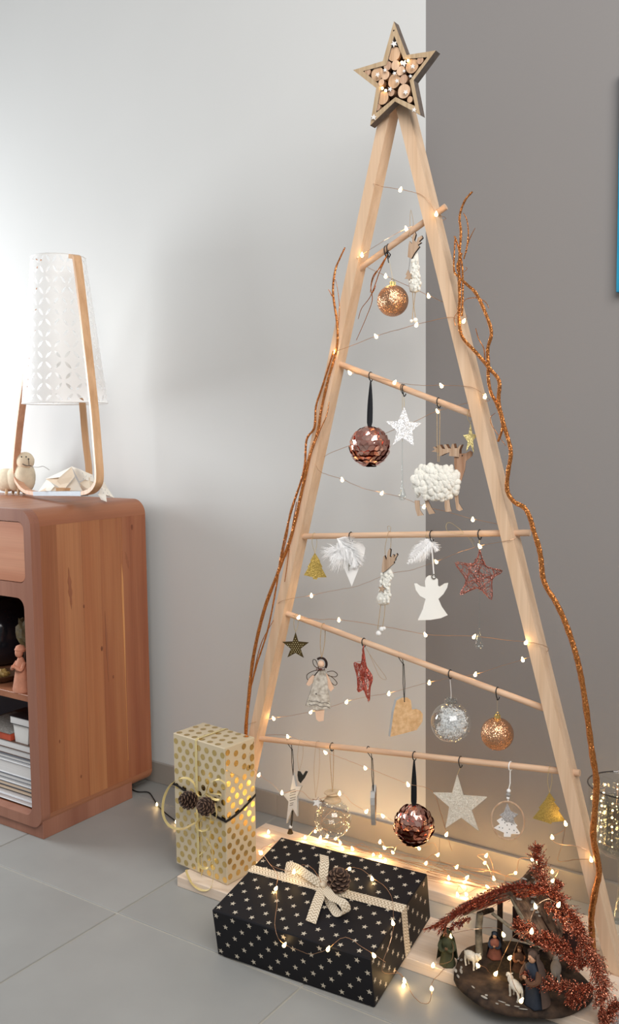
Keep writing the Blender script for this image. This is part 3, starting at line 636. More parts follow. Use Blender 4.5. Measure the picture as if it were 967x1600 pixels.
# --- hearts
def cord_pair(t, p, tp, m=None, r=.0009):
    mb = MB(); a = Vector((.83, .56, 0)); kn = p+Vector((.002, 0, -RR-.012))
    mb.tube(spline([kn, p+Vector((-.008, -RR*.8, -RR*.2)), p+Vector((-.009, 0, RR+.0012)), p+Vector((-.007, RR+.001, 0)), kn], 4), r, 5)
    mb.tube([kn+a*.001, (kn+tp)/2+a*.002, tp], r, 5); mb.tube([kn-a*.001, (kn+tp)/2-a*.002, tp], r, 5); mb.ball(kn, r*2.2, 8, 6)
    t.part('cord', mb, m or M['darkcord'], True)
t = orn('wooden_heart', 'honey coloured wooden heart on a dark cord under the fourth rung', 'heart', 3, 629); P = Plane(t.p, 58, (560, 1000), 3.022)
mb = MB(); mb.prism(P.poly([(180, 285), (205, 272), (230, 271), (248, 285), (252, 328), (272, 325), (290, 332), (304, 350), (302, 385), (275, 425), (212, 442), (150, 458), (158, 400), (166, 340)], .004), -P.n*.009, 1); t.part('heart', mb, [M['heartwood'], M['greyedge']])
mb = MB(); mb.ball(P(217, 290, .004), (.0015, .0015, .0015), 8, 6); t.part('hole', mb, M['char'])
cord_pair(t, t.p, P(217, 292, .0045))
t = orn('wooden_heart', 'grey edged wooden heart seen edge-on under the lowest rung', 'heart', 4, 580); c = at(580, 1262, Y=YR); th = math.radians(116); a = Vector((math.cos(th), math.sin(th), 0)); n = Vector((math.sin(th), -math.cos(th), 0))
ol = [(0, .030), (.012, .042), (.026, .044), (.036, .034), (.036, .018), (.022, -.008), (0, -.040), (-.022, -.008), (-.036, .018), (-.036, .034), (-.026, .044), (-.012, .042)]
mb = MB(); mb.prism([c+a*x*.8+Vector((0, 0, z*1.02)) for x, z in ol], n*.010, 1); t.part('heart', mb, [wood('dull_brown_wood', L(150, 122, 94), L(128, 100, 74), 'z', 20, .6), M['greyedge']])
cord_pair(t, t.p, c+Vector((0, 0, .034))+n*.005)

# --- glass baubles
def glass_bauble(label, ri, px, cx, cy, r, kind):
    t = orn('glass_bauble', label, 'bauble', ri, px, 'clear glass baubles'); P = Plane(t.p, 34); c = P(cx, cy); R = (P(cx+r, cy)-c).length
    prof = [(R*.30, R*1.22), (R*.30, R*.95)]+[(R*math.sin(a), R*math.cos(a)) for a in [math.radians(d) for d in range(20, 180, 8)]]+[(.0002, -R)]
    inn = [(max(.0001, (q[0]-.0006)), q[1]+(.0006 if q[1] < 0 else 0)) for q in prof][::-1]
    mb = MB(); mb.lathe(prof+inn, c, 32, closed=True); t.part('globe', mb, glass('bauble_glass', 0, (.97, .98, .98), 1.5), 'all')
    lo = hook(t, t.p, .005)
    if kind == 'feather':
        mb = MB(); mb.lathe([(R*.20, R*.95), (R*.33, R*1.0), (R*.33, R*1.15), (R*.22, R*1.22), (.001, R*1.24)], c, 16); t.part('cap', mb, glass('clear_plastic_cap', .05, (.85, .87, .87), 1.8), True)
        mb = MB(); mb.tube(spline([lo, c+Vector((0, 0, R*1.55)), c+Vector((0, 0, R*1.22))], 3), .0006, 4); t.part('thread', mb, M['white'])
        mb = MB(); r_ = random.Random(4)
        for i in range(2200):
            u = Vector((r_.gauss(0, 1), r_.gauss(0, 1), r_.gauss(0, 1))).normalized(); u.z = u.z*.9; q = c+u*R*(.25+.62*r_.random())
            if (q-c).z > -R*.2 and (q-c).dot(Vector((.83, .56, 0))) < -R*.45: continue
            d = Vector((r_.gauss(0, 1), r_.gauss(0, 1), r_.gauss(0, 1))).normalized(); q2 = q+d*.007
            if (q2-c).length > R*.93: continue
            mb.tube([q, (q+q2)/2+d.cross(Vector((0, 0, 1)))*.0015, q2], [.0006, .0006, .0003], 3, cap=False)
        t.part('feather_filling', mb, M['feather'], kind='stuff')
    else:
        mb = MB(); mb.lathe([(R*.32, R*.92), (R*.46, R*1.0), (R*.46, R*1.06), (R*.34, R*1.12), (R*.32, R*1.35), (R*.46, R*1.42), (R*.44, R*1.47), (.001, R*1.48)], c, 20); t.part('stopper', mb, mat('beige_cork_stopper', L(214, 190, 158), .8, noise=.15, nscale=60), True)
        wire_loop(t, t.p, c+Vector((0, 0, R*1.46)), m=M['twine'], r=.0008, spread=.001, name='twine')
        r_ = random.Random(8); mb = MB(); pts = []
        for i in range(26):
            a = i*1.9; zz = -.8+1.5*((i*.37) % 1); rr = R*.9*math.sqrt(max(.05, 1-zz*zz)); pts.append(c+Vector((rr*math.cos(a), rr*math.sin(a), zz*R*.9)))
        mb.tube(spline(pts, 4), .0003, 4); t.part('wire', mb, M['copper_wire'])
        for q in pts[::1]:
            b = MB(); b.ball(q+(c-q)*.03, .0012, 6, 4); t.part('bulb', b, REFL_DOTS)  # glowing dots stand in for fairy lights reflected in the glass
    return t
REFL_DOTS = mat('reflected_fairy_dots', (1, .85, .6), .3, emis=(1, .8, .5), estr=3, noise=.01)
glass_bauble('clear glass bauble filled with white feathers under the fourth rung', 3, 703, 704.5, 1129, 31.5, 'feather')
glass_bauble('clear glass bauble with beige stopper and dots of reflected light on the lowest rung', 4, 518, 520, 1279, 29, 'lights')

# --- white word star, bird
t = orn('word_star', 'narrow white wooden star with small printed words and dark cord', 'star', 4, 455); P = Plane(t.p, -12, (400, 1130), 3.223)
mb = MB(); mb.prism(P.poly([(188, 250), (200, 318), (228, 318), (206, 368), (206, 470), (184, 428), (152, 506), (163, 395), (137, 362), (172, 345)], .002), -P.n*.005, 1); st = t.part('star', mb, [M['white'], M['greyedge']])
mb = MB()
for i, y in enumerate((340, 352, 364, 378, 390, 404, 414)):
    x = 172+(i % 2)*2
    for j in range(5 if i < 5 else 3):
        a = P(x+j*6, y-j*1.6, .0023); mb.box((a.x-.0009, a.y-.0003, a.z-.0009), (a.x+.0009, a.y+.0003, a.z+.0009))
t.part('lettering', mb, M['black_ink'], parent=st)
cord_pair(t, t.p, P(187, 262, .003))
mb = MB(); mb.tube([P(182, 440), P(178, 480), P(176, 520)], .0012, 6); mb.tube([P(186, 440), P(184, 480), P(178, 520)], .0010, 6); t.part('cord', mb, M['darkcord'])
mb = MB(); mb.ball(P(174, 522), .0042, 12, 8); t.part('bead', mb, M['white'], True)
mb = MB(); q = P(172, 540); mb.lathe([(.001, .004), (.004, .003), (.0055, -.002), (.0075, -.007), (.0068, -.0072), (.001, -.004)], q, 14); t.part('bell', mb, mat('bronze_bell', L(110, 90, 60), .35, .9, noise=.2, nscale=90), True)
t = orn('bird_ornament', 'little black wooden bird right of the white word star', 'bird', 4, 470); P = Plane(t.p+Vector((0, -.002, 0)), 34, (400, 1130), 3.223)
mb = MB(); mb.prism(P.poly([(210, 240), (224, 243), (236, 262), (250, 240), (262, 243), (246, 275), (234, 290), (225, 303), (213, 290), (208, 262)], .002), -P.n*.003, 1); t.part('body', mb, [mat('black_painted_wood', L(48, 46, 40), .5, noise=.4, nscale=120), M['greyedge']])
wire_loop(t, t.p, P(218, 243, .001), m=M['twine'], r=.0004)
t = orn('small_star', 'tiny pale wooden star left of the glass bauble with stopper', 'star', 4, 496); P = Plane(t.p, 34, (400, 1130), 3.223)
mb = MB(); mb.prism(P.poly(star2(307, 400, 28, 12, .3), .003), -P.n*.003, 1); t.part('body', mb, [M['white'], M['char']])
mb = MB(); mb.prism(P.poly(star2(332, 402, 20, 9, .8), .0), -P.n*.003, 1); t.part('second_star', mb, [M['ply'], M['char']])
wire_loop(t, t.p, P(300, 376, .002), m=M['twine'], r=.0004)

# --- hoop with tree
t = orn('hoop_tree', 'wooden hoop holding a white fir tree under the lowest rung', 'tree ornament', 4, 797); P = Plane(t.p, 34, (620, 1170), 2.787)
mb = MB(); pts = []
for k in range(36):
    a = 2*PI*k/36; x, y = 71*math.cos(a), 84*math.sin(a); ti = -.22; pts.append(P(483+x*math.cos(ti)-y*math.sin(ti), 313+x*math.sin(ti)+y*math.cos(ti), .002*math.cos(a)))
mb.tube(pts, .0017, 6, closed=True); t.part('hoop', mb, M['ply'], True)
mb = MB(); mb.prism(P.poly([(478, 268), (505, 300), (500, 308), (525, 335), (518, 340), (540, 372), (498, 371), (495, 384), (466, 383), (467, 366), (424, 346), (450, 330), (436, 314), (458, 300)], .001), -P.n*.003); lo_ = t.part('lower_tree', mb, M['white'])
mb = MB()
for x, y in ((458, 310), (480, 332), (460, 345), (510, 355), (490, 350), (446, 342), (500, 330), (480, 365), (523, 364), (470, 322)): mb.ball(P(x, y, .0012), .0011, 6, 5)
t.part('dots', mb, M['black_ink'], parent=lo_)
mb = MB(); mb.prism(P.poly([(481, 238), (497, 273), (528, 285), (508, 303), (516, 328), (490, 315), (478, 318), (462, 300), (448, 290), (466, 278)], .004), -P.n*.0025); t.part('upper_tree', mb, M['silver_gl'])
for x, y, r in ((487, 183, 9), (485, 200, 10), (484, 214, 7)):
    mb = MB(); mb.ball(P(x, y), (P(x+r, y)-P(x, y)).length, 12, 8); t.part('bead', mb, M['white'] if r < 10 else mat('grey_bead', L(150, 146, 142), .4, noise=.1, nscale=90), True)
lo = hook(t, t.p, .004, mat_=M['white'], size=1.2); mb = MB(); mb.tube([lo, P(493, 150), P(486, 180), P(484, 232)], .0011, 6); t.part('ribbon', mb, M['white'], True)

# ================================================================== TWIGS
def twig(label, strands, Y, name='glitter_branch', group='copper glitter branches', off=(0, 0), k=1):
    P = Plane((0, Y, 0), 0, off, k); st = strands[0][0][0]; t = Thing(name, label, 'branch', P(*st), group); r = random.Random(len(strands))
    for i, (pts, ra) in enumerate(strands):
        c = spline([P(x, y, dy[0] if (dy := list(rest)) else 0) for x, y, *rest in pts], 6); rs = lerp_r(ra, len(c)); rs = [q*(1+.10*r.uniform(-1, 1)) for q in rs]
        mb = MB(); mb.tube(c, rs, 7); t.part('stem' if i == 0 else 'side_twig', mb, M['copper_tw'], True)
    return t
z8 = lambda pts: [(360+p[0]/2.079, 380+p[1]/2.079, *p[2:]) for p in pts]
z7 = lambda pts: [(680+p[0]/3.137, 290+p[1]/3.137, *p[2:]) for p in pts]
twig('copper glitter willow branch standing against the left leg', [
    ([(392, 1330, -.0), (388, 1200, 0)]+z8([(50, 1590), (60, 1470), (75, 1340), (110, 1190), (158, 1060), (198, 950), (233, 800), (258, 690), (284, 610), (295, 540), (318, 440), (345, 340), (346, 260), (333, 160), (340, 90), (355, 50), (372, 14)]), [.0046, .0046, .0040, .0036, .0030, .0026, .0016]),
    (z8([(62, 1460), (85, 1370), (120, 1260), (148, 1120), (165, 1010), (195, 880), (238, 740), (247, 640), (272, 600), (278, 530), (300, 460), (335, 350)]), [.0020, .0022, .0026, .0026, .0020]),
    (z8([(75, 1400), (100, 1300), (140, 1225)]), [.0014, .0007]), (z8([(158, 1060), (172, 1000), (185, 940), (195, 870), (230, 770)]), [.0012, .0016, .0016]),
    (z8([(258, 690, .002), (290, 610, .002), (312, 560, .002), (321, 515, .002)]), [.0014, .0012, .0006]), (z8([(347, 290), (354, 220), (348, 150), (338, 110)]), [.0007, .0007, .0005]),
    (z8([(176, 1100, .001), (185, 1040, .001), (196, 950, .001), (215, 840, .001)]), [.0010, .0012, .0010]), (z8([(330, 172), (323, 158), (318, 150)]), [.0012, .0006])], -.3005)
twig('copper glitter willow branch winding up beside the right leg', [
    ([(927, 1494), (925.6, 1468), (924, 1432), (929.5, 1395), (936, 1364), (932, 1337), (927, 1306), (929.5, 1267), (932, 1222), (925.6, 1180), (919, 1130), (911, 1075), (903, 1035), (893, 1000), (880, 965), (866, 937), (855, 920), (848, 901), (845.7, 877), (842, 856), (834, 830), (828, 809), (819, 793), (804.5, 785), (795, 773), (792, 760), (794, 736), (798, 704), (787, 663), (779, 628), (780, 596), (766, 577), (744, 551), (722, 526), (717, 497), (718, 465), (717, 437), (718, 395), (720, 363), (718, 338), (726, 314), (738, 299.5)], [.0062, .0062, .0060, .0056, .0052, .0048, .0044, .0038, .0034, .0026, .0020]),
    ([(778, 690), (785, 665), (776, 632), (767.7, 615), (763, 593), (763, 570), (762, 545), (767.7, 519), (758, 488), (744, 459), (730, 445), (716, 432), (709, 420), (711, 373)], [.0026, .0030, .0034, .0034, .0032, .0024, .0014]),
    (z7([(130, 640), (135, 520), (132, 400), (120, 330), (100, 260), (92, 250)]), [.0022, .0018, .0014]), (z7([(140, 360), (165, 270), (195, 208)]), [.0014, .0006]),
    (z7([(150, 330), (162, 240), (155, 170), (138, 135)]), [.0016, .0012, .0008]), (z7([(242, 860), (238, 800), (212, 750), (198, 700)]), [.0012, .0010, .0007]),
    (z7([(262, 600), (245, 570), (200, 550), (155, 555), (140, 570)]), [.0006, .0008, .0005]), (z7([(345, 1275), (310, 1225), (275, 1170), (272, 1135), (295, 1115)]), [.0005, .0007, .0004]),
    (z7([(100, 690), (92, 650), (110, 620), (118, 600)]), [.0005, .0006, .0005]), (z7([(120, 520), (118, 440), (110, 390), (130, 330)]), [.0026, .0028, .0022]),
    (z7([(130, 430), (150, 415), (155, 405), (145, 398)]), [.0005, .0006, .0004])], -.301)
P1 = Plane((0, YR, 0), 0, (540, 300), 4.835); p = rung(0, 603)
t = Thing('glitter_twig', 'thin copper twig tied under the left end of the topmost rung', 'branch', p)
for pts in ([(318, 470), (270, 560), (210, 630), (190, 720), (200, 820), (150, 960), (80, 1120)], [(318, 470), (285, 540), (250, 620), (215, 720), (180, 800), (120, 880), (95, 960)], [(190, 780), (215, 740), (228, 705)], [(318, 470), (262, 560), (205, 660), (185, 760)]):
    mb = MB(); c = spline([P1(x, y, .004) for x, y in pts], 5); mb.tube(c, lerp_r([.0012, .0010, .0006], len(c)), 5); t.part('stem', mb, M['copper_tw'], True)
hook(t, p, .010); mb = MB(); mb.tube(spline([P1(325, 440, .003), P1(300, 470, .004), P1(322, 500, .004), P1(335, 470, .004), P1(310, 455, .004), P1(325, 535, .004)], 4), .0010, 5); t.part('tie', mb, M['rubber'], True)

# ================================================================== STRING LIGHTS
led_b = MB(); led_b.lathe([(.0006, .0062), (.0016, .0045), (.0030, .0010), (.0036, -.0012), (.0030, -.0034), (.0012, -.0046), (.0001, -.0048)], (0, 0, 0), 10)
LEDME = link_mesh('bulb', led_b, M['led'], 'all')
def glow(t, p, e=.016):
    l = bpy.data.lights.new('bulb_glow', 'POINT'); l.energy = e; l.color = (1.0, .60, .24); l.shadow_soft_size = .004
    lo = bpy.data.objects.new('bulb_glow', l); COL.objects.link(lo); lo.parent = t.o; lo.location = p-t.loc
def led(t, p, e=.016, s=1.0):
    Mw = Matrix.Translation(p) @ Matrix.Rotation(rnd.uniform(-.6, .6), 4, 'X') @ Matrix.Rotation(rnd.uniform(-.6, .6), 4, 'Y') @ Matrix.Scale(s, 4)
    t.inst('bulb', LEDME, Mw); glow(t, p+Vector((0, -.007, .004)), e)
def string(label, runs, e, loc, group='copper wire fairy lights', r=.0005, s=1.0):
    t = Thing('fairy_lights', label, 'string lights', loc, group)
    for run in runs:
        pts = []; 
        for q in run:
            p = q[0]; pts.append(p)
        c = spline(pts, 5); c = [q+Vector((rnd.uniform(-1, 1), rnd.uniform(-1, 1), rnd.uniform(-1, 1)))*.0005 for q in c]
        mb = MB(); mb.tube(c, r, 4); t.part('wire', mb, M['copper_wire'])
        for q in run:
            if q[1]: led(t, q[0]+Vector((0, -.0015, -.001)), e, s)
    return t
def tree_runs():
    F, B = YF-.0022, YB+.003
    W = [(583, 287, F, 0), (596, 291, F, 0), (626, 296, F, 1), (655, 303, F, 0), (670, 315, F, 0), (682, 334, F-.004, 1), (696, 340, YR, 0), (690, 345, B, 0), (660, 350, B, 0), (635, 357, B, 1), (600, 376, F, 0), (566, 398, F, 1), (558, 404, F, 0), (570, 415, B, 0), (603, 431, B, 1), (640, 448, B, 0), (670, 462, B, 1), (705, 478, B, 0), (728, 492, B, 0), (725, 501, F-.012, 1), (700, 496, F, 0), (651, 507, F, 1), (615, 517, F, 0), (588, 525, F, 1), (550, 540, F, 0), (524, 550, F-.006, 1), (519, 562, YR, 0), (535, 573, B, 0), (547, 582, F, 1), (580, 588, F, 0), (617, 597, F, 1), (655, 602, F, 0), (690, 602, F, 1), (735, 605, F, 0), (758, 619, F-.004, 1), (764, 626, YR, 0), (740, 628, B, 0), (684, 642, B, 1), (640, 662, B, 0), (580, 685, B, 0), (520, 706, B, 0), (497, 722, YR, 0), (497, 734, F, 0), (512, 742, F, 0), (535, 749, F, 1), (565, 762, F, 0), (597, 770, B, 1), (630, 778, B, 0), (663, 791, B, 1), (700, 800, B, 0), (739, 811, B, 1), (790, 822, B, 0), (812, 836, YR, 0), (800, 843, F, 0), (786, 846, F, 0), (750, 853, F-.003, 1), (715, 864, B, 0), (682, 877, B, 1), (645, 890, B, 0), (607, 897, B, 0), (560, 915, B, 0), (520, 923, B, 0), (487, 930, B, 1), (452, 936, F, 0), (437, 941, F, 0), (432, 952, YR, 0), (450, 957, B, 0), (467, 964, F-.004, 1), (500, 968, B, 0), (530, 968, B, 1), (600, 979, B, 0), (665, 991, B, 1), (700, 993, B, 0), (741, 994, B, 1), (790, 1000, B, 0), (822, 1003, F, 1), (848, 1008, F, 0), (857, 1015, YR, 0), (846, 1022, B, 0), (817, 1030, B, 1), (780, 1042, B, 0), (743, 1053, B, 1), (700, 1060, B, 0), (671, 1066, B, 1), (640, 1074, B, 0), (608, 1083, B, 1), (575, 1088, B, 0), (542, 1096, B, 1), (515, 1105, B, 0), (486, 1112, B, 1), (455, 1118, B, 0), (428, 1122, B, 1), (398, 1128, F, 0), (388, 1132, F, 0)]
    W2 = [(392, 1150, B, 0), (430, 1148, B, 0), (450, 1150, F-.002, 1), (475, 1160, F, 0), (509, 1175, F, 1), (540, 1187, F, 0), (571, 1199, F, 1), (605, 1212, F, 0), (638, 1225, F, 1), (675, 1236, B, 0), (690, 1275, B, 0), (698, 1303, B, 1), (706, 1330, B, 0)]
    W3 = [(380, 1180, YR, 0), (405, 1210, F, 1), (425, 1225, F, 0), (441, 1238, F, 1), (470, 1236, F, 0), (490, 1250, F-.006, 0), (531, 1239, F-.010, 1), (550, 1255, F, 0), (573, 1267, F, 1), (598.6, 1274, B, 1), (640, 1300, B, 0), (645, 1308, B, 1), (672, 1320, B, 0)]
    W4 = [(920, 1329, F, 0), (898, 1322, F, 0), (870, 1318, B, 0), (863, 1307, B, 1), (880, 1298, B, 0), (884, 1286, B-.02, 1), (878, 1320, B, 0), (872, 1345, B, 0), (900, 1343, F, 0), (924, 1342, F-.004, 1), (935, 1343, YR, 0)]
    return [[(at(x, y, Y=Y), l) for x, y, Y, l in w_] for w_ in (W, W2, W3, W4)]
string('fairy lights on fine copper wire wound around the tree frame', tree_runs(), .010, (-.165, -.27, .9))
H = [(420, 1299), (432.6, 1324), (408, 1332), (477, 1308), (493, 1298), (501, 1308), (512, 1306), (525, 1309), (532, 1316), (535.6, 1325), (551, 1325.5), (583.7, 1334.8), (594.8, 1337), (602.6, 1342.5), (601, 1324), (594, 1314.6), (614, 1331), (655, 1324.5), (684.5, 1334.8), (666, 1347.8), (701.5, 1371), (714, 1353.7), (730, 1370), (726.6, 1377), (715, 1397), (728.7, 1396), (761.7, 1385), (758, 1347), (760, 1336), (771.8, 1372), (783, 1388), (806, 1362.7), (831.7, 1341.5), (839.6, 1346), (863, 1361), (864, 1375)]
run = []
for i, (x, y) in enumerate(H):
    p = at(x, y, Z=.034)
    if p.y > -.035: p = at(x, y, Y=-.04-.05*rnd.random())
    if i:
        pp = run[-1][0]; m_ = (pp+p)/2+Vector((rnd.uniform(-.02, .02), rnd.uniform(-.02, .01), rnd.uniform(.0, .02))); m_.y = min(m_.y, -.02); m_.z = max(m_.z, .028); run.append((m_, 0))
    run.append((p, 1))
run2 = []
for i in range(34):
    x = rnd.uniform(470, 860); yb = 1305+(x-470)*.19; y = yb+rnd.uniform(-6, 36); p = at(x, y, Z=.030+rnd.random()*.012)
    if p.y > -.03: p = at(x, y, Y=-.03)
    p.z = max(p.z, .028)
    run2.append((p, 0))
string('dense heap of fairy lights along the back plank behind the gifts', [run, run2], .046, (-.2, -.15, .03))

# ================================================================== CABINET
XS, YC0, YC1, ZT = -1.128, -.47, -.055, .878
XL = -2.3
red = wood('reddish_acacia', L(158, 104, 78), L(138, 84, 62), 'z', 2, .42); redx = wood('reddish_acacia_lengthwise', L(170, 116, 86), L(148, 94, 68), 'y', 2, .42); redf = wood('front_frame_acacia', L(162, 114, 94), L(142, 94, 76), 'z', 2, .42)
t = Thing('wooden_cabinet', 'rounded reddish wood cabinet with drawer and open shelves at the left', 'cabinet', (XS-.3, -.26, 0))
r0 = .045; rb = .035; ZB = .030
outer = []
for cx_, cz_, a0_, rr_ in ((XS-r0, ZT-r0, 0, r0), (XL+r0, ZT-r0, 90, r0), (XL+rb, ZB+rb, 180, rb), (XS-rb, ZB+rb, 270, rb)):
    for k in range(9): a_ = math.radians(a0_+90*k/8); outer.append(Vector((cx_+rr_*math.cos(a_), 0, cz_+rr_*math.sin(a_))))
op1 = rrect(XL+.05, .685, XS-.027, .846, .022, 6); op2 = rrect(XL+.05, .058, XS-.036, .645, .028, 6)
mb = MB(); mb.holed([[Vector((p.x, YC0, p.z)) for p in outer], [Vector((p.x, YC0, p.z)) for p in op1][::-1], [Vector((p.x, YC0, p.z)) for p in op2][::-1]], (0, .030, 0)); t.part('face_frame', mb, redf)
def shell(z_in, part_):
    pass
ty = YC0+.0302
def arc(cx, cz, r, a0, a1, n=8): return [(cx+r*math.cos(math.radians(a0+(a1-a0)*k/n)), cz+r*math.sin(math.radians(a0+(a1-a0)*k/n))) for k in range(n+1)]
th = .024
for nm, cz, s_, r0_ in (('top_board', ZT-r0, 1, r0), ('bottom_board', ZB+rb, -1, rb)):
    o_ = [(XL+.02, cz+s_*r0_)]+arc(XS-r0_, cz, r0_, 90*s_, 0); i_ = arc(XS-r0_, cz, r0_-th, 0, 90*s_)+[(XL+.02, cz+s_*(r0_-th))]
    mb = MB(); mb.prism([Vector((x, ty, z)) for x, z in o_+i_], (0, YC1-ty, 0)); t.part(nm, mb, redx, True)
yb = [ty, -.385, -.30, -.235, -.150, YC1]
tones = [(L(164, 110, 76), L(136, 82, 56)), (L(176, 122, 84), L(156, 98, 68)), (L(180, 126, 86), L(162, 104, 70)), (L(168, 112, 76), L(148, 90, 62)), (L(162, 106, 76), L(142, 86, 62))]
for i in range(5):
    mb = MB(); mb.box((XS-th, yb[i]+.0001, ZB+rb), (XS-(.0004 if i % 2 else 0), yb[i+1]-.0001, ZT-r0), .0003); t.part('side_board', mb, wood('side_acacia_%d' % i, *tones[i], 'z', 2.2+.4*i, .4, grain=.10))
knot_m = mat('dark_knots', L(128, 74, 50), .5, noise=.3, nscale=60)
# pale sapwood streak
mb = MB(); mb.prism([Vector((XS+.0004, y, z)) for y, z in ((-.156, .70), (-.151, .66), (-.150, .52), (-.1515, .36), (-.151, .12), (-.1525, .12), (-.1535, .36), (-.1565, .52), (-.1585, .62))], (-.0006, 0, 0)); t.part('sapwood_streak', mb, wood('sapwood', L(206, 150, 98), L(186, 128, 82), 'z', 10, .4))
for y, z, r_ in ((-.11, .80, .007), (-.30, .60, .004), (-.24, .47, .006), (-.20, .38, .004), (-.40, .25, .004), (-.33, .13, .004)): mb = MB(); mb.ball((XS-.0002, y, z), (.0006, r_*.7, r_*1.3), 12, 6); t.part('knot', mb, knot_m)
stk_m = mat('darker_heartwood_figure', L(148, 92, 64), .42, noise=.12, nscale=30, stretch=(6, 6, .5))
for X1, Y1, X2, Y2, w_ in ((107, 886, 112, 952, .006), (164, 955, 170, 1065, .004), (196, 862, 202, 890, .005)):
    a = at(X1, Y1, X=XS+.0002); b = at(X2, Y2, X=XS+.0002); n_ = 14; ol = []
    for s_ in (1, -1):
        for k in (range(n_+1) if s_ > 0 else range(n_-1, 0, -1)):
            p = a.lerp(b, k/n_); ol.append(Vector((XS+.0003, p.y+s_*w_*math.sin(PI*k/n_)*(1+.3*math.sin(k*1.7)), p.z)))
    mb = MB(); mb.prism(ol, (-.0006, 0, 0)); t.part('dark_streak', mb, stk_m)
mb = MB(); mb.box((XL+.06, YC0+.008, 0), (XS-.004, -.135, .050), .001); t.part('plinth', mb, redf)
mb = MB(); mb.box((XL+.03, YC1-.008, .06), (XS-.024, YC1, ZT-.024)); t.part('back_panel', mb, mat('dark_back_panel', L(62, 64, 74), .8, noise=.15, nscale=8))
mb = MB(); mb.box((XL+.03, YC0+.012, .364), (XS-.0245, YC1-.009, .382), .001); t.part('shelf', mb, redx)
mb = MB(); mb.box((XL+.03, YC0+.0305, .655), (XS-.0245, YC1-.009, .672), .001); t.part('shelf', mb, redx)
mb = MB(); dl = rrect(XL+.052, .687, XS-.0295, .844, .020, 6); mb.prism([Vector((p.x, YC0+.002, p.z)) for p in dl], (0, .02, 0)); t.part('drawer', mb, wood('drawer_acacia', L(204, 146, 116), L(178, 112, 82), 'x', 3, .4))

# shelf contents
def bk(label, x0, x1, y0, y1, z0, z1, cover, pages, g='books and magazines in the cabinet'):
    t = Thing('book', label, 'book', ((x0+x1)/2, (y0+y1)/2, z0), g); c = .0012
    mb = MB(); mb.box((x0, y0, z0), (x1, y1, z0+c)); mb.box((x0, y0, z1-c), (x1, y1, z1)); mb.box((x0, y1-c, z0), (x1, y1, z1)); t.part('cover', mb, cover)
    mb = MB(); mb.box((x0+.002, y0+.002, z0+c), (x1-.002, y1-c, z1-c)); t.part('pages', mb, pages)
pg = mat('paper_pages', L(226, 224, 222), .8, noise=.2, nscale=300, stretch=(.01, .01, 6)); pgk = mat('cream_pages', L(228, 205, 180), .8, noise=.2, nscale=300, stretch=(.01, .01, 6))
wc = mat('white_cover', L(220, 222, 226), .4, noise=.04, nscale=20); gc = mat('grey_cover', L(96, 100, 108), .4, noise=.1, nscale=20); bc_ = mat('black_cover', L(22, 22, 26), .35, noise=.1, nscale=20); bwn = mat('brown_cover', L(96, 72, 58), .5, noise=.2, nscale=20)
z = .0605
stk = [('white magazine at the very bottom of the shelf stack', .013, wc, pg, 0), ('white magazine second from the bottom of the stack', .014, wc, pg, .006), ('black edged book near the bottom of the stack', .012, bc_, pgk, 0), ('cream paged book above the black edged one', .011, gc, pgk, 0), ('thin white magazine in the lower half of the stack', .010, wc, pg, .003), ('thin grey backed magazine below the thickest book', .012, gc, pg, 0), ('thickest white book in the middle of the stack', .036, wc, pg, -.012), ('thin magazine with white cover above the thickest book', .008, wc, pg, .002), ('grey covered magazine above the thickest book', .010, gc, pg, 0), ('white paged book with a brown spine end', .018, bwn, pg, -.028), ('white paged book on top of the magazine stack', .020, bwn, pg, -.018)]
for lb, h, cv, pp, dx in stk:
    bk(lb, -1.50+dx, -1.168+dx, YC0+.035+abs(dx)*.2, YC0+.27, z, z+h, cv, pp); z += h+.0004
t = Thing('storage_box', 'small white plastic box on the stack under the black book', 'box', (-1.22, -.4, z))
sx = at(34, 1165, Y=-.425).x+.0
mb = MB(); mb.prism([Vector((sx-.026, -.425, z)), Vector((sx+.026, -.425, z)), Vector((sx+.032, -.425, z+.046)), Vector((sx-.032, -.425, z+.046))], (0, .09, 0)); t.part('tub', mb, mat('white_plastic', L(222, 220, 216), .4, noise=.03, nscale=30))
mb = MB(); mb.box((sx-.033, -.427, z+.0462), (sx+.034, -.333, z+.050), .001); t.part('lid', mb, mat('white_plastic_lid', L(230, 228, 224), .4, noise=.03, nscale=30))
bk('black covered book on top of the small white box', sx-.042, sx+.040, -.43, -.33, z+.0505, z+.0725, bc_, pg)
t = Thing('notebook', 'grey speckled notebook with red edge beside the white box', 'book', (-1.33, -.4, z))
mb = MB(); mb.box((sx-.19, -.43, z), (sx-.040, -.30, z+.020)); t.part('pages', mb, mat('red_edge', L(186, 78, 50), .6, noise=.2, nscale=40))
mb = MB(); mb.box((sx-.193, -.433, z+.0202), (sx-.038, -.297, z+.023)); t.part('cover', mb, mat('speckled_grey', L(150, 146, 140), .6, noise=.5, nscale=240))
zs = .3822
fx = at(34, 1078, Z=zs+.003); px_ = at(0, 1040, Y=-.27); lf = at(40, 1040, Y=-.36); bx = at(2, 1062, Z=zs+.003)
t = Thing('clay_figurine', 'small terracotta figurine of a kneeling person on the cabinet shelf', 'figurine', (fx.x, fx.y, zs)); clay = mat('terracotta', L(204, 140, 112), .8, noise=.2, nscale=50, bump=.3)
mb = MB(); cc = Vector((fx.x, fx.y, zs)); mb.lathe([(.026, 0), (.027, .006), (.022, .03), (.017, .055), (.016, .075), (.010, .088), (.006, .094)], cc, 18, 1, .8); t.part('robe', mb, clay, True)
mb = MB(); mb.ball(cc+Vector((0, -.004, .106)), (.011, .011, .014), 14, 10); t.part('head', mb, clay, True)
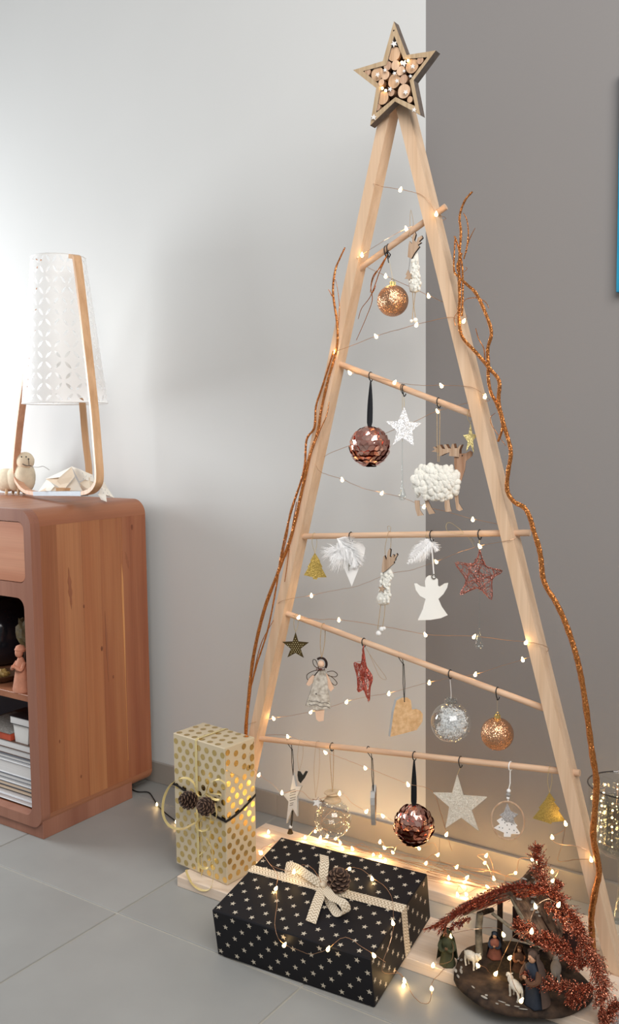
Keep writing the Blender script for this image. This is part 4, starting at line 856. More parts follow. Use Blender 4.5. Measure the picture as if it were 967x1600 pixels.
mb = MB(); mb.tube(spline([cc+Vector((-.015, 0, .080)), cc+Vector((-.018, -.014, .062)), cc+Vector((-.004, -.022, .072))], 4), .0048, 8); mb.tube(spline([cc+Vector((.015, 0, .080)), cc+Vector((.017, -.014, .062)), cc+Vector((.004, -.022, .072))], 4), .0048, 8); t.part('arms', mb, clay, True)
mb = MB(); mb.lathe([(.013, .108), (.015, .115), (.010, .124), (.002, .127)], cc, 14); t.part('crown', mb, clay, True)
t = Thing('black_pot', 'large round black glossy pot at the back of the cabinet shelf', 'pot', (px_.x, -.27, zs))
mb = MB(); mb.lathe([(.05, 0), (.085, .015), (.115, .06), (.12, .11), (.105, .16), (.075, .195), (.05, .205), (.052, .212), (.03, .213)], (px_.x, -.27, zs), 32); t.part('body', mb, mat('black_glaze', (.012, .013, .018), .12, noise=.2, nscale=10), True)
mb = MB(); mb.tube([(px_.x+.052*math.cos(a), -.27+.052*math.sin(a), zs+.210) for a in [2*PI*k/24 for k in range(24)]], .004, 8, closed=True); t.part('rim', mb, M['rubber'], True)
t = Thing('dried_leaf', 'crumpled olive brown dried leaf behind the terracotta figurine', 'leaf', (lf.x, -.36, zs))
mb = MB(); mb.tube([(lf.x, -.36, zs), (lf.x-.002, -.362, zs+.06), (lf.x+.001, -.36, zs+.10)], .002, 6); t.part('stalk', mb, bwn)
mb = MB(); mb.ball((lf.x, -.36, zs+.135), (.030, .014, .042), 14, 10, warp=lambda d: 1+.18*math.sin(7*d.x+5*d.z)+.12*math.sin(11*d.z)); t.part('blade', mb, mat('olive_leaf', L(104, 88, 52), .7, noise=.5, nscale=60))
t = Thing('brown_plate', 'brown bowl with a yellowish rim at the left of the cabinet shelf', 'bowl', (bx.x, bx.y, zs))
mb = MB(); mb.lathe([(.025, 0), (.04, .006), (.055, .02), (.058, .022), (.054, .023), (.035, .009), (.001, .007)], (bx.x, bx.y, zs), 28); t.part('bowl', mb, mat('brown_glaze', L(74, 50, 34), .3, noise=.4, nscale=30), True)
mb = MB(); mb.ball((bx.x+.004, bx.y, zs+.022), (.022, .018, .012), 12, 8, warp=lambda d: 1+.2*math.sin(9*d.x)); t.part('stone', mb, mat('ochre_stone', L(160, 128, 70), .6, noise=.4, nscale=80))

# ================================================================== LAMP
PLY = -.235; LP = Plane((-1.30, PLY, 0), -20); LC = Plane((-1.30, PLY, 0), 34)
t = Thing('table_lamp', 'table lamp with white cut-out shade and three bent wood legs on the cabinet', 'lamp', (-1.30, PLY, ZT))
bent = wood('bent_beech', L(216, 174, 134), L(196, 152, 112), 'z', 10, .4); bent2 = wood('bent_beech_pinkish', L(214, 164, 134), L(196, 146, 116), 'z', 10, .4)
def strip(pts, wv, th, m, nm='leg'):
    mb = MB(); c = spline(pts, 5); mb.ribbon(c, wv, th); return t.part(nm, mb, m, True)
zb = ZT+.009
q = lambda x, y, o=0: LP(x, y, o)
b0 = q(57, 771); b1 = q(132, 771)
wv = LP.n*.021
legR = [q(128, 771), q(142, 768), q(152, 758), q(155, 742), q(152, 700), q(148, 650), q(143, 600), q(134, 520), q(126, 450), q(121, 410), q(119, 402), q(113, 401)]
legL = [q(60, 771), q(42, 767), q(29, 752), q(25, 735), q(28, 690), q(35, 630), q(45, 560), q(54, 480), q(60, 405)]
strip(legR, wv, .011, bent); strip(legL, wv, .011, bent2)
mb = MB(); mb.ribbon([b0+(b1-b0)*i/4 for i in range(5)], wv*1.02, .013); t.part('base_plate', mb, mat('brushed_steel', L(132, 138, 144), .5, .3, noise=.08, nscale=60, stretch=(1, 1, 20)))
c0 = (b0+b1)/2; l3 = [c0+Vector((0, 0, .011)), LC(118, 765, -.045), LC(136, 757, -.075), LC(139, 735, -.085), LC(134, 690, -.085), LC(129, 632, -.085), LC(128, 622, -.085)]
mb = MB(); c = spline(l3, 5); mb.ribbon(c, LC.a*.018, .011); t.part('leg', mb, bent)
def shade_mat():
    m = bpy.data.materials.new('white_cutout_shade'); m.use_nodes = True; nt = m.node_tree; N = nt.nodes; K = nt.links; b = N['Principled BSDF']
    inp(b, 'Base Color', (.93, .93, .92, 1)); inp(b, 'Roughness', .6); inp(b, 'Subsurface Weight', 0)
    tl = N.new('ShaderNodeBsdfTranslucent'); tl.inputs[0].default_value = (.95, .95, .94, 1); ms = N.new('ShaderNodeMixShader'); ms.inputs[0].default_value = .35
    K.new(b.outputs[0], ms.inputs[1]); K.new(tl.outputs[0], ms.inputs[2])
    at_ = N.new('ShaderNodeUVMap'); fr = N.new('ShaderNodeVectorMath'); fr.operation = 'FRACTION'; K.new(at_.outputs[0], fr.inputs[0])
    tot = None
    for c_ in ((0, 0, 0), (1, 0, 0), (0, 1, 0), (1, 1, 0)):
        d = N.new('ShaderNodeVectorMath'); d.operation = 'DISTANCE'; d.inputs[1].default_value = c_; K.new(fr.outputs[0], d.inputs[0])
        l_ = N.new('ShaderNodeMath'); l_.operation = 'LESS_THAN'; l_.inputs[1].default_value = .60; K.new(d.outputs['Value'], l_.inputs[0])
        if tot is None: tot = l_
        else: a = N.new('ShaderNodeMath'); a.operation = 'ADD'; K.new(tot.outputs[0], a.inputs[0]); K.new(l_.outputs[0], a.inputs[1]); tot = a
    g = N.new('ShaderNodeMath'); g.operation = 'GREATER_THAN'; g.inputs[1].default_value = 1.5; K.new(tot.outputs[0], g.inputs[0])
    tr = N.new('ShaderNodeBsdfTransparent'); mx = N.new('ShaderNodeMixShader'); K.new(g.outputs[0], mx.inputs[0]); K.new(ms.outputs[0], mx.inputs[1]); K.new(tr.outputs[0], mx.inputs[2]); K.new(mx.outputs[0], N['Material Output'].inputs[0])
    return m
sc_t = LC(91, 403); sc_b = LC(102, 631); zt_ = sc_t.z; zb_ = sc_b.z; ctr = sc_b; Rb = (LC(169, 630)-LC(36, 630)).length/2*.98; Rt = (LC(134, 402)-LC(49, 402)).length/2*.98
mb = MB(); seg = 48; rows = 20
off_t = Vector((sc_t.x-sc_b.x, sc_t.y-sc_b.y, 0))
uvs = []
for i in range(rows+1):
    f = i/rows; R = Rb+(Rt-Rb)*f; cc = Vector((sc_b.x, ctr.y, 0))+off_t*f
    for k in range(seg+1): a = 2*PI*k/seg; mb.v.append(Vector((cc.x+R*math.cos(a), cc.y+R*math.sin(a), zb_+(zt_-zb_)*f))); uvs.append((k/seg, f))
for i in range(rows):
    for k in range(seg): a = i*(seg+1)+k; mb.face((a, a+1, a+seg+2, a+seg+1))
sh = t.part('shade', mb, shade_mat(), 'all')
uvl = sh.data.uv_layers.new(name='UVMap')
for lp in sh.data.loops:
    u, f = uvs[lp.vertex_index]; x = u*13; y = f*7; uvl.data[lp.index].uv = ((x+y)/1.0, (x-y)/1.0)
mb = MB(); cb = Vector((sc_b.x, ctr.y, zb_)); mb.tube([cb+Vector((Rb*math.cos(2*PI*k/32), Rb*math.sin(2*PI*k/32), .001)) for k in range(32)], .0014, 6, closed=True); ct = cb+off_t+Vector((0, 0, zt_-zb_)); mb.tube([ct+Vector((Rt*math.cos(2*PI*k/32), Rt*math.sin(2*PI*k/32), -.001)) for k in range(32)], .0014, 6, closed=True); t.part('shade_rim', mb, M['white'], True)
mb = MB(); mb.tube([cb+Vector((0, 0, .03)), cb+Vector((0, 0, .09))], .016, 16); mb.tube([cb+Vector((-Rb+.002, 0, .03)), cb+Vector((Rb-.002, 0, .03))], .002, 6); t.part('socket', mb, M['white'], True)
mb = MB(); mb.ball(cb+Vector((0, 0, .12)), (.028, .028, .036), 16, 12); t.part('bulb', mb, mat('opal_bulb_unlit', (.9, .9, .88), .2, noise=.01), True)

# felt sheep behind the lamp
SPn = Plane((-1.5, -.075, 0), 10, (0, 690), 3.868); t = Thing('felt_sheep', 'cream felt toy sheep standing behind the left lamp leg', 'toy sheep', Vector((SPn(20, 300).x, SPn(20, 300).y, ZT)))
felt = mat('cream_felt', L(226, 212, 186), .95, noise=.12, nscale=40, bump=.5, bscale=300); g = lambda x, y, o=0: SPn(x, y, o)
s_ = (g(100, 0)-g(0, 0)).length/100
mb = MB(); mb.ball(g(40, 232), (85*s_, 50*s_, 55*s_), 20, 14); mb.ball(g(100, 228), (62*s_, 48*s_, 58*s_), 20, 14); mb.ball(g(150, 212), (54*s_, 46*s_, 78*s_), 20, 14); t.part('body', mb, felt, 'all')
mb = MB(); mb.ball(g(152, 118, .004), (45*s_, 40*s_, 43*s_), 20, 14); hd = t.part('head', mb, mat('smooth_felt', L(234, 218, 190), .9, noise=.06, nscale=40), 'all')
mb = MB(); mb.ball(g(130, 92, 42*s_), .0022, 8, 6); mb.ball(g(158, 92, 42*s_), .0022, 8, 6); mb.ball(g(172, 105, 42*s_), (.004, .002, .0025), 8, 6); mb.tube(spline([g(135, 135, 41*s_), g(160, 145, 42*s_), g(180, 145, 41*s_), g(190, 147, 36*s_)], 4), .0012, 5); mb.tube([g(172, 108, 43*s_), g(175, 142, 42*s_)], .001, 5); t.part('face', mb, M['black_ink'], True, parent=hd)
for x, o in ((38, .02), (78, -.01), (110, .015), (145, -.012)): mb = MB(); a_ = g(x+8, 250, o); b_ = g(x, 330, o); mb.tube([a_, Vector((b_.x, b_.y, ZT+.002))], .0045, 8); t.part('leg', mb, mat('wooden_peg', L(206, 176, 140), .7, noise=.1, nscale=60), True)
mb = MB(); mb.tube(spline([g(188, 152, .03), g(230, 155, .034), g(262, 150, .034), g(298, 172, .034)], 4), .0009, 5); t.part('straw', mb, mat('grey_straw', L(150, 146, 142), .7, noise=.2, nscale=60))
# origami
paper = mat('cream_paper', L(232, 214, 190), .7, noise=.06, nscale=30); paper2 = mat('white_dotted_paper', L(240, 234, 222), .7, noise=.04, nscale=30)
OP = Plane((-1.25, -.19, 0), 15, (0, 690), 3.868); og = lambda x, y, o=0: OP(x, y, o)
def origami(label, facets, base, dots=()):
    t = Thing('origami_star', label, 'paper star', Vector((og(*base).x, og(*base).y, ZT)), 'folded paper stars on the cabinet')
    for i, (tri, m) in enumerate(facets):
        P3 = [og(*p) for p in tri]; 
        for v in P3: v.z = max(v.z, ZT+.0015)
        n = (P3[1]-P3[0]).cross(P3[2]-P3[0]).normalized(); mb = MB(); mb.prism(P3, n*.0006); t.part('paper_fold', mb, m)
    if dots:
        mb = MB()
        for d in dots: mb.ball(og(*d), (.0014, .0006, .0014), 6, 4)
        t.part('dots', mb, M['greyedge'])
    return t
origami('plain cream folded paper star standing behind the lamp base', [([(275, 225, .0), (385, 295, .03), (450, 210, 0)], paper), ([(275, 225, 0), (330, 215, -.02), (432, 152, 0), (360, 215, .012)], paper2), ([(432, 152, 0), (452, 210, .01), (385, 292, .02), (345, 232, .015)], paper), ([(230, 302, .01), (285, 225, .0), (330, 270, .02), (305, 298, .02)], paper2), ([(240, 300, .014), (315, 258, .012), (385, 296, .024)], paper), ([(455, 215, -.02), (385, 296, .01), (500, 298, 0)], paper2)], (380, 300))
origami('spotted cream folded paper star between lamp base and right leg', [([(432, 150, -.01), (490, 170, 0), (525, 225, .004), (480, 240, 0)], paper2), ([(490, 172, -.004), (560, 200, -.01), (572, 245, 0), (520, 232, .006)], paper2), ([(480, 250, 0), (540, 215, 0), (575, 250, -.01), (545, 298, .02)], paper), ([(482, 252, 0), (545, 298, .02), (500, 300, 0)], paper), ([(610, 262, .0), (628, 245, 0), (655, 290, 0), (690, 340, .01), (640, 322, .018), (596, 322, .01)], paper2), ([(590, 318, .01), (640, 322, .018), (645, 372, .035), (610, 350, .02)], paper2)], (560, 300),
        [(500, 190, .004), (520, 208, .006), (550, 210, .004), (540, 225, .008), (505, 225, .006), (615, 285, .008), (635, 292, .012), (650, 310, .014), (625, 310, .014), (620, 335, .018), (660, 325, .014)])

# ================================================================== GOLD GIFT
gx0, gx1, gy0, gy1, gz0, gz1 = -.704, -.528, -.418, -.318, .0256, .352
t = Thing('gold_gift', 'tall gift in cream paper with gold dots and gold ribbon on the plank', 'gift', ((gx0+gx1)/2, (gy0+gy1)/2, gz0))
gp = mat('cream_gold_paper', L(206, 190, 160), .5, noise=.05, nscale=12, bump=.12, bscale=14)
rotg = Matrix.Rotation(math.radians(-6), 3, 'Z'); gc0 = Vector(((gx0+gx1)/2, (gy0+gy1)/2+.002, 0))
G = lambda x, y, z_: gc0+rotg @ (Vector((x, y, 0))-gc0)+Vector((0, 0, z_))
mb = MB(); mb.box((gx0, gy0, gz0), (gx1, gy1, gz1), .002)
for i, v in enumerate(mb.v): mb.v[i] = G(v.x, v.y, v.z)
t.part('wrapping_paper', mb, gp)
mb = MB()
def dot(c_, n_, R):
    u, v = perp(n_); b = len(mb.v); mb.v += [c_+(u*math.cos(a)+v*math.sin(a))*R+n_*.0004 for a in [2*PI*k/14 for k in range(14)]]; mb.face(range(b, b+14))
nF = rotg @ Vector((0, -1, 0)); nR = rotg @ Vector((1, 0, 0)); nL = -nR; nT = Vector((0, 0, 1)); sp_ = .0265; R = .0072; sv_ = .0185
for j in range(18):
    for i in range(9):
        x = gx0+.010+i*sp_+(sp_/2 if j % 2 else 0); z_ = gz0+.012+j*sv_
        if x < gx1-.005 and z_ < gz1-.004: dot(G(x, gy0, z_), nF, R)
for j in range(18):
    for i in range(6):
        y = gy0+.010+i*sp_+(sp_/2 if j % 2 else 0); z_ = gz0+.018+j*sv_
        if y < gy1-.008 and z_ < gz1-.008: dot(G(gx1, y, z_), nR, R)
for j in range(5):
    for i in range(9):
        x = gx0+.012+i*sp_+(sp_/2 if j % 2 else 0); y = gy0+.010+j*sp_
        if x < gx1-.005 and y < gy1-.005: dot(G(x, y, gz1), nT, R)
t.part('gold_dots', mb, M['foil'], kind='stuff')
# end flap folds on the right side
mb = MB(); e = .0008
mb.prism([G(gx1+e, gy0+.002, gz1-.05), G(gx1+e, (gy0+gy1)/2+.002, gz1-.085), G(gx1+e, gy1-.002, gz1-.002), G(gx1+e, gy0+.002, gz1-.002)], nR*.0006); t.part('folded_flap', mb, gp)
mb = MB(); 
for i in range(5):
    for j in range(4):
        y = gy0+.008+i*sp_; z_ = gz1-.012-j*sp_*.9-(i % 2)*.009
        if y < gy1-.008 and z_ < gz1-.008 and z_ > gz1-.05-.03*(1-abs(i-2.2)/2.5): dot(G(gx1+.0016, y, z_), nR, R)
t.part('gold_dots', mb, M['foil'], kind='stuff')
gr = mat('gold_curling_ribbon', L(236, 218, 160), .25, .35, noise=.1, nscale=50); xr = -.622
mb = MB(); mb.ribbon([G(xr, gy1+.0015, gz0+.02), G(xr, gy1+.0015, gz1+.0005), G(xr, gy1-.006, gz1+.0022), G(xr, gy0+.006, gz1+.0022), G(xr, gy0-.0015, gz1-.002), G(xr, gy0-.0018, .27), G(xr, gy0-.0018, gz0+.005)], rotg @ Vector((.0075, 0, 0)), .0008); t.part('ribbon', mb, gr)
kx, kz = -.617, .208
mb = MB(); zz = kz
pts = [G(gx0-.0015, gy1-.01, .232), G(gx0-.002, gy0+.0, .228), G(gx0+.01, gy0-.003, .226), G(kx-.02, gy0-.004, .214), G(kx, gy0-.006, .208), G(kx+.04, gy0-.004, .190), G(gx1-.005, gy0-.003, .182), G(gx1+.002, gy0+.004, .181), G(gx1+.003, gy0+.05, .192), G(gx1+.002, gy1-.002, .212)]
mb.ribbon(spline(pts, 4), Vector((0, 0, .0055)), .0016); mb.ball(G(kx-.012, gy0-.010, .214), .007, 10, 8); t.part('cord', mb, mat('black_felt_cord', L(34, 28, 26), .9, noise=.3, nscale=200), label='black band around the gold gift')
GPn = Plane(G(kx, gy0-.012, 0), 0, (200, 1110), 3.72); gp_ = lambda x, y, o=0: GPn(x, y, o)
def rib(pts, w_, nm='ribbon_curl', m=gr):
    mb = MB(); c = spline([gp_(*p) for p in pts], 5); n = len(c); W = [(Vector((.35, -.85, .25)).normalized()*w_) if i % 1 == 0 else 0 for i in range(n)]
    w_ = w_*1.35
    W = [(Vector((.3*math.sin(i*.15)+.2, -.9, .35*math.cos(i*.2))).normalized()*w_) for i in range(n)]
    mb.ribbon(c, W, .0005); t.part(nm, mb, m, True)
rib([(455, 480, 0), (420, 500, .01), (400, 480, .01), (380, 420, .012), (330, 392, .02), (260, 420, .03), (212, 500, .035), (203, 600, .035), (240, 670, .03), (310, 690, .02), (370, 665, .012), (410, 635, .008), (440, 560, .006)], .006)
rib([(455, 480, 0), (470, 430, .012), (520, 402, .018), (560, 420, .016), (575, 450, .01)], .005)
rib([(455, 480, 0), (500, 485, .014), (540, 492, .016), (530, 520, .014), (490, 512, .01), (455, 485, .004)], .006)
rib([(455, 485, 0), (450, 540, .02), (480, 610, .024), (470, 680, .02), (440, 700, .018), (405, 690, .014), (400, 655, .012), (440, 620, .012), (500, 640, .012), (515, 600, .012), (505, 540, .01)], .0055)
rib([(430, 640, .01), (420, 700, .01), (430, 760, .008), (425, 860, .008), (428, 960, .005)], .0045)
rib([(480, 700, .006), (460, 800, .012), (410, 850, .016), (420, 910, .014), (470, 915, .01), (485, 880, .01)], .0055)
rib([(455, 740, .012), (490, 820, .012), (495, 960, .02), (480, 1030, .024), (430, 1045, .028), (375, 1010, .028), (340, 940, .024), (345, 925, .02)], .0055)
cone_m = mat('pine_cone_scales', L(62, 43, 34), .7, noise=.4, nscale=200); tip_m = mat('pale_scale_tips', L(122, 94, 74), .7, noise=.3, nscale=200)
def cone(t, c, axis, Rr, Ln, name='pine_cone'):
    axis = axis.normalized(); u, v = perp(axis); mb = MB(); mb.tube([c-axis*Ln*.45, c+axis*Ln*.4], Rr*.3, 8); N = 62
    for i in range(N):
        f = (i+.5)/N; a = i*2.39996; h = (f-.5)*Ln; rr = Rr*math.sin(PI*min(.98, .12+.86*f))**.7; d = (u*math.cos(a)+v*math.sin(a)); s2 = axis.cross(d)
        b = c+axis*h; wd = Rr*.24; tp = b+d*rr+axis*(-.25+.9*f)*Rr*.35
        mb.m = 0; mb.add([b+s2*wd*.4, b-s2*wd*.4, tp-s2*wd-axis*.0006, tp+s2*wd-axis*.0006, b+s2*wd*.4+axis*.0016, b-s2*wd*.4+axis*.0016, tp-s2*wd+axis*.001, tp+s2*wd+axis*.001, tp+d*Rr*.12+axis*.0002],
            [(0, 1, 2, 3), (4, 7, 6, 5), (0, 4, 5, 1), (1, 5, 6, 2), (3, 7, 4, 0)]); mb.m = 1; n = len(mb.v)-9; mb.face((n+2, n+6, n+8)); mb.face((n+6, n+7, n+8)); mb.face((n+7, n+3, n+8)); mb.face((n+3, n+2, n+8))
    t.part(name, mb, [cone_m, tip_m])
cone(t, gp_(350, 522, .018), Vector((-.25, -.85, .35)), .0205, .040); cone(t, gp_(452, 558, .022), Vector((.15, -.85, .35)), .0205, .040)

# ================================================================== BLACK GIFT
BW, BD, BH = .358, .272, .106
rotb = Matrix.Rotation(math.radians(4), 3, 'Z') @ Matrix.Rotation(math.radians(9.6), 3, 'X'); B0 = Vector((-.400, -.622, .0008))
Bp = lambda x, y, z_: B0+rotb @ Vector((x, y, z_))
t = Thing('black_gift', 'wide gift in black paper with small stars and zigzag ribbon', 'gift', B0)
bp_m = mat('black_wrapping_paper', L(21, 20, 25), .55, spec=.3, noise=.25, nscale=9, bump=.2, bscale=12)
mb = MB(); mb.box((0, 0, 0), (BW, BD, BH), .002); mb.v = [Bp(*v) for v in mb.v]; t.part('wrapping_paper', mb, bp_m)
sm_ = mat('silver_star_print', L(206, 196, 178), .5, .2, noise=.08, nscale=40)
def stars_on(org, ua, va, W_, H_, n_, st=.040, R=.0066, seed=0, ox=0, oz=0):
    mb = MB(); r = random.Random(seed); j = 0; y = .012+oz
    while y < H_-.006:
        x = .010+ox+(st/2 if j % 2 else 0)
        while x < W_-.006:
            rot = r.uniform(-.3, .3); b = len(mb.v)
            for a in range(10):
                q_ = (R if a % 2 == 0 else R*.42); mb.v.append(org+ua*(x+q_*math.sin(rot+PI*a/5))+va*(y+q_*math.cos(rot+PI*a/5))+n_*.0004)
            mb.face(range(b, b+10)); x += st
        y += st*.52; j += 1
    return mb
X_, Y_, Z_ = rotb @ Vector((1, 0, 0)), rotb @ Vector((0, 1, 0)), rotb @ Vector((0, 0, 1))
for org, ua, va, W_, H_, n_, sd in ((Bp(0, 0, BH), X_, Y_, BW, BD, Z_, 1), (Bp(0, 0, 0), X_, Z_, BW, BH, -Y_, 2), (Bp(BW, 0, 0), Y_, Z_, BD, BH, X_, 3)):
    t.part('printed_stars', stars_on(org, ua, va, W_, H_, n_, seed=sd), sm_, kind='stuff')
def chev():
    m = bpy.data.materials.new('zigzag_ribbon'); m.use_nodes = True; nt = m.node_tree; N = nt.nodes; K = nt.links; b = N['Principled BSDF']; inp(b, 'Roughness', .75)
    uv = N.new('ShaderNodeUVMap'); sp = N.new('ShaderNodeSeparateXYZ'); K.new(uv.outputs[0], sp.inputs[0])
    pp = N.new('ShaderNodeMath'); pp.operation = 'PINGPONG'; pp.inputs[1].default_value = .25; K.new(sp.outputs[1], pp.inputs[0])
    s2 = N.new('ShaderNodeMath'); s2.operation = 'MULTIPLY'; s2.inputs[1].default_value = 3.2; K.new(pp.outputs[0], s2.inputs[0])
    ad = N.new('ShaderNodeMath'); ad.operation = 'ADD'; K.new(sp.outputs[0], ad.inputs[0]); K.new(s2.outputs[0], ad.inputs[1])
    fr = N.new('ShaderNodeMath'); fr.operation = 'FRACT'; K.new(ad.outputs[0], fr.inputs[0]); gt = N.new('ShaderNodeMath'); gt.operation = 'GREATER_THAN'; gt.inputs[1].default_value = .62; K.new(fr.outputs[0], gt.inputs[0])
    mx = N.new('ShaderNodeMix'); mx.data_type = 'RGBA'; mx.inputs[6].default_value = (*L(226, 212, 190), 1); mx.inputs[7].default_value = (*L(168, 150, 122), 1); K.new(gt.outputs[0], mx.inputs[0]); K.new(mx.outputs[2], b.inputs['Base Color'])
    return m
CH = chev()
def zrib(pts, wid, W_=None, nm='ribbon', sub=5, lin=False):
    c = [Vector(p) for p in pts] if lin else spline(pts, sub); n = len(c); mb = MB(); ws = W_ if isinstance(W_, list) else [W_]*n
    if len(ws) != n: ws = [ws[min(len(ws)-1, int(i/(n-1)*(len(ws)-1)+.5))] for i in range(n)]
    mb.ribbon(c, [w_.normalized()*wid for w_ in ws], .0007); o = t.part(nm, mb, CH, not lin); me = o.data
    d = [0]
    for i in range(1, n): d.append(d[-1]+(c[i]-c[i-1]).length)
    uvl = me.uv_layers.new(name='UVMap')
    for lp in me.loops: i, k = divmod(lp.vertex_index, 4); uvl.data[lp.index].uv = (d[i]/.0075, 0 if k in (0, 3) else 1)
    return o
RP = Plane((0, 0, 0), 0, (320, 1290), 2.4175)
def onT(px, py, h=.0012):
    d = ray(px/2.4175+320, py/2.4175+1290); O = Bp(0, 0, BH+h); return CAM+d*((O-CAM).dot(Z_)/d.dot(Z_))
a0 = onT(188, 165); a1 = onT(445, 235); a2 = onT(745, 312)
wdir = (a2-a0).cross(Z_).normalized()
edge = lambda px, py: onT(px, py)
# find where the ribbon meets the right edge and left edge
def ext(p, d_, axis_val, ax):
    l = rotb.transposed() @ (p-B0); dl = rotb.transposed() @ d_; s3 = (axis_val-l[ax])/dl[ax]; return p+d_*s3
dd = (a2-a1).normalized(); er = ext(a1, dd, BW+.0008, 0); dl_ = (a0-a1).normalized(); el = ext(a1, dl_, -.0008, 0)
zrib([a1, a1*.5+er*.5, er], .0235, dd.cross(Z_), lin=True); zrib([a1, a1*.5+el*.5, el], .0235, dl_.cross(Z_), lin=True)
zrib([er, er-Z_*BH*.5, er-Z_*(BH-.001)+Y_*.002], .0235, Y_, lin=True); zrib([el, el-Z_*BH*.5, el-Z_*(BH-.001)], .0235, Y_, lin=True)
k0 = onT(450, 228, .004); wv_ = X_
zrib([k0, onT(425, 290, .008), onT(400, 365, .002)], .024, X_*1-Y_*.1, nm='bow_tail')
zrib([k0, onT(448, 175, .014), onT(452, 140, .022), onT(450, 112, .020)], .022, X_, nm='bow_tail')
zrib([k0, onT(480, 270, .022), onT(520, 290, .034), onT(535, 325, .020), onT(505, 335, .006), onT(470, 290, .004), k0], .020, X_*.8+Z_*.5+Y_*.3, nm='bow_loop')
zrib([k0, onT(400, 195, .020), onT(345, 160, .020), onT(305, 155, .012), onT(330, 185, .005), onT(400, 205, .005), k0], .018, Y_*.6+Z_*.8, nm='bow_loop')
mb = MB(); mb.ball(k0+Z_*.004, (.008, .009, .006), 12, 8); t.part('bow_knot', mb, mat('ribbon_knot', L(224, 208, 184), .8, noise=.1, nscale=80), True)
cone(t, onT(505, 205, .026), Vector((.35, -.35, .85)), .023, .046)
# fairy lights over the black gift
def top(x, y, h=.004): return onT(x, y, h)
def frt(x, y, h=.004):
    d = ray(x/2.4175+320, y/2.4175+1290); O = Bp(0, -h, 0); return CAM+d*((O-CAM).dot(Y_)/d.dot(Y_))
def flr(x, y, z_=.008): return at(x/2.4175+320, y/2.4175+1290, Z=z_)
rr1 = [(top(250, 150, .02), 0), (top(285, 165), 0), (top(338, 172, .02), 1), (top(370, 148, .028), 0), (top(410, 165, .03), 0), (top(440, 215, .03), 0)]
rr2 = [(gp_(790, 880, .03), 0), (top(213, 100, .03), 1), (top(245, 145, .01), 0), (top(275, 185), 0), (top(270, 235), 1), (top(272, 300), 0), (top(265, 370), 0), (top(275, 420, .003), 0), (frt(302, 448, .006), 1), (frt(350, 470, .006), 0), (frt(405, 485, .006), 0), (frt(467, 463, .006), 1), (frt(510, 428, .006), 0), (frt(545, 425, .006), 0), (frt(590, 455, .006), 0), (frt(640, 487, .006), 1), (flr(700, 530, .04), 0), (flr(755, 583, .012), 1), (flr(785, 640), 0), (flr(820, 670), 0), (flr(850, 665), 0), (flr(858, 612, .02), 1), (flr(860, 590, .02), 0), (flr(900, 545, .035), 0), (flr(930, 500, .035), 0)]
rr3 = [(top(470, 230, .03), 0), (top(500, 190, .045), 0), (top(548, 160, .02), 1), (top(590, 165), 0), (top(633, 198), 1), (top(680, 230), 0), (top(708, 280, .012), 0), (top(712, 365, .006), 1), (top(705, 420, .006), 0), (Bp(BW+.006, .03, .06), 0), (flr(740, 560, .02), 0), (flr(752, 600, .006), 1)]
string('fairy lights trailing over the black star gift and onto the floor', [rr1, rr2, rr3], .012, B0+Vector((.18, .1, .12)))

# black lead with first lights near the cabinet
t = Thing('light_cable', 'black cable with two warm bulbs on the floor right of the cabinet', 'cable', at(243, 1262, Z=.004))
mb = MB(); pts = [at(x, y, Z=.004) for x, y in ((203, 1232), (215, 1237), (232, 1238), (240, 1248), (246, 1258), (258, 1270), (272, 1281), (285, 1292))]; mb.tube(spline(pts, 5), .0017, 6); t.part('cord', mb, M['rubber'], True)
for x, y in ((245, 1257), (275, 1284)):
    p = at(x, y, Z=.008); t.inst('bulb', LEDME, Matrix.Translation(p)); glow(t, p+Vector((0, -.008, .006)), .010)

# ================================================================== GLASS VASE
vp = at(977, 1270, Y=-.145); t = Thing('glass_vase', 'tall clear footed glass vase full of fairy lights at the right edge', 'vase', (vp.x, vp.y, .0255))
gl = glass('vase_glass', 0, (.93, .94, .93), 1.5); zr = at(945, 1220, Y=-.145).z; zb2 = at(945, 1318, Y=-.145).z; R = (at(977, 1240, Y=-.145)-at(912, 1240, Y=-.145)).length*.86
prof = [(R, zr), (R*.985, zr-.002), (R*.97, zb2+.02), (R*.9, zb2+.004), (R*.5, zb2-.004), (.016, zb2-.02), (.012, zb2-.06), (.013, .12), (.022, .06), (.05, .033), (.055, .0265)]
mb = MB(); mb.lathe([(r_, z_) for r_, z_ in prof]+[(max(.0005, r_-.003), z_+(.003 if i > 2 else 0)) for i, (r_, z_) in enumerate(prof)][::-1], (vp.x, vp.y, 0), 40, closed=True); t.part('vessel', mb, gl, 'all')
mb = MB(); mb.tube([(vp.x+R*math.cos(2*PI*k/40), vp.y+R*math.sin(2*PI*k/40), zr) for k in range(40)], .0016, 6, closed=True); t.part('rim', mb, glass('dark_glass_rim', 0, (.45, .42, .40), 1.9), True)
mb = MB(); R2 = R*.62; mb.lathe([(R2, zb2+.012), (R2, zr-.035)]+[(R2-.002, zr-.035), (R2-.002, zb2+.012)], (vp.x, vp.y, 0), 36, closed=True); t.part('inner_cylinder', mb, glass('inner_glass', .02, (.88, .90, .90), 1.7), True)
t = Thing('fairy_lights', 'fairy lights packed between the two glass walls of the vase', 'string lights', (vp.x, vp.y, (zr+zb2)/2), 'copper wire fairy lights')
mb = MB(); r = random.Random(12); pts = []
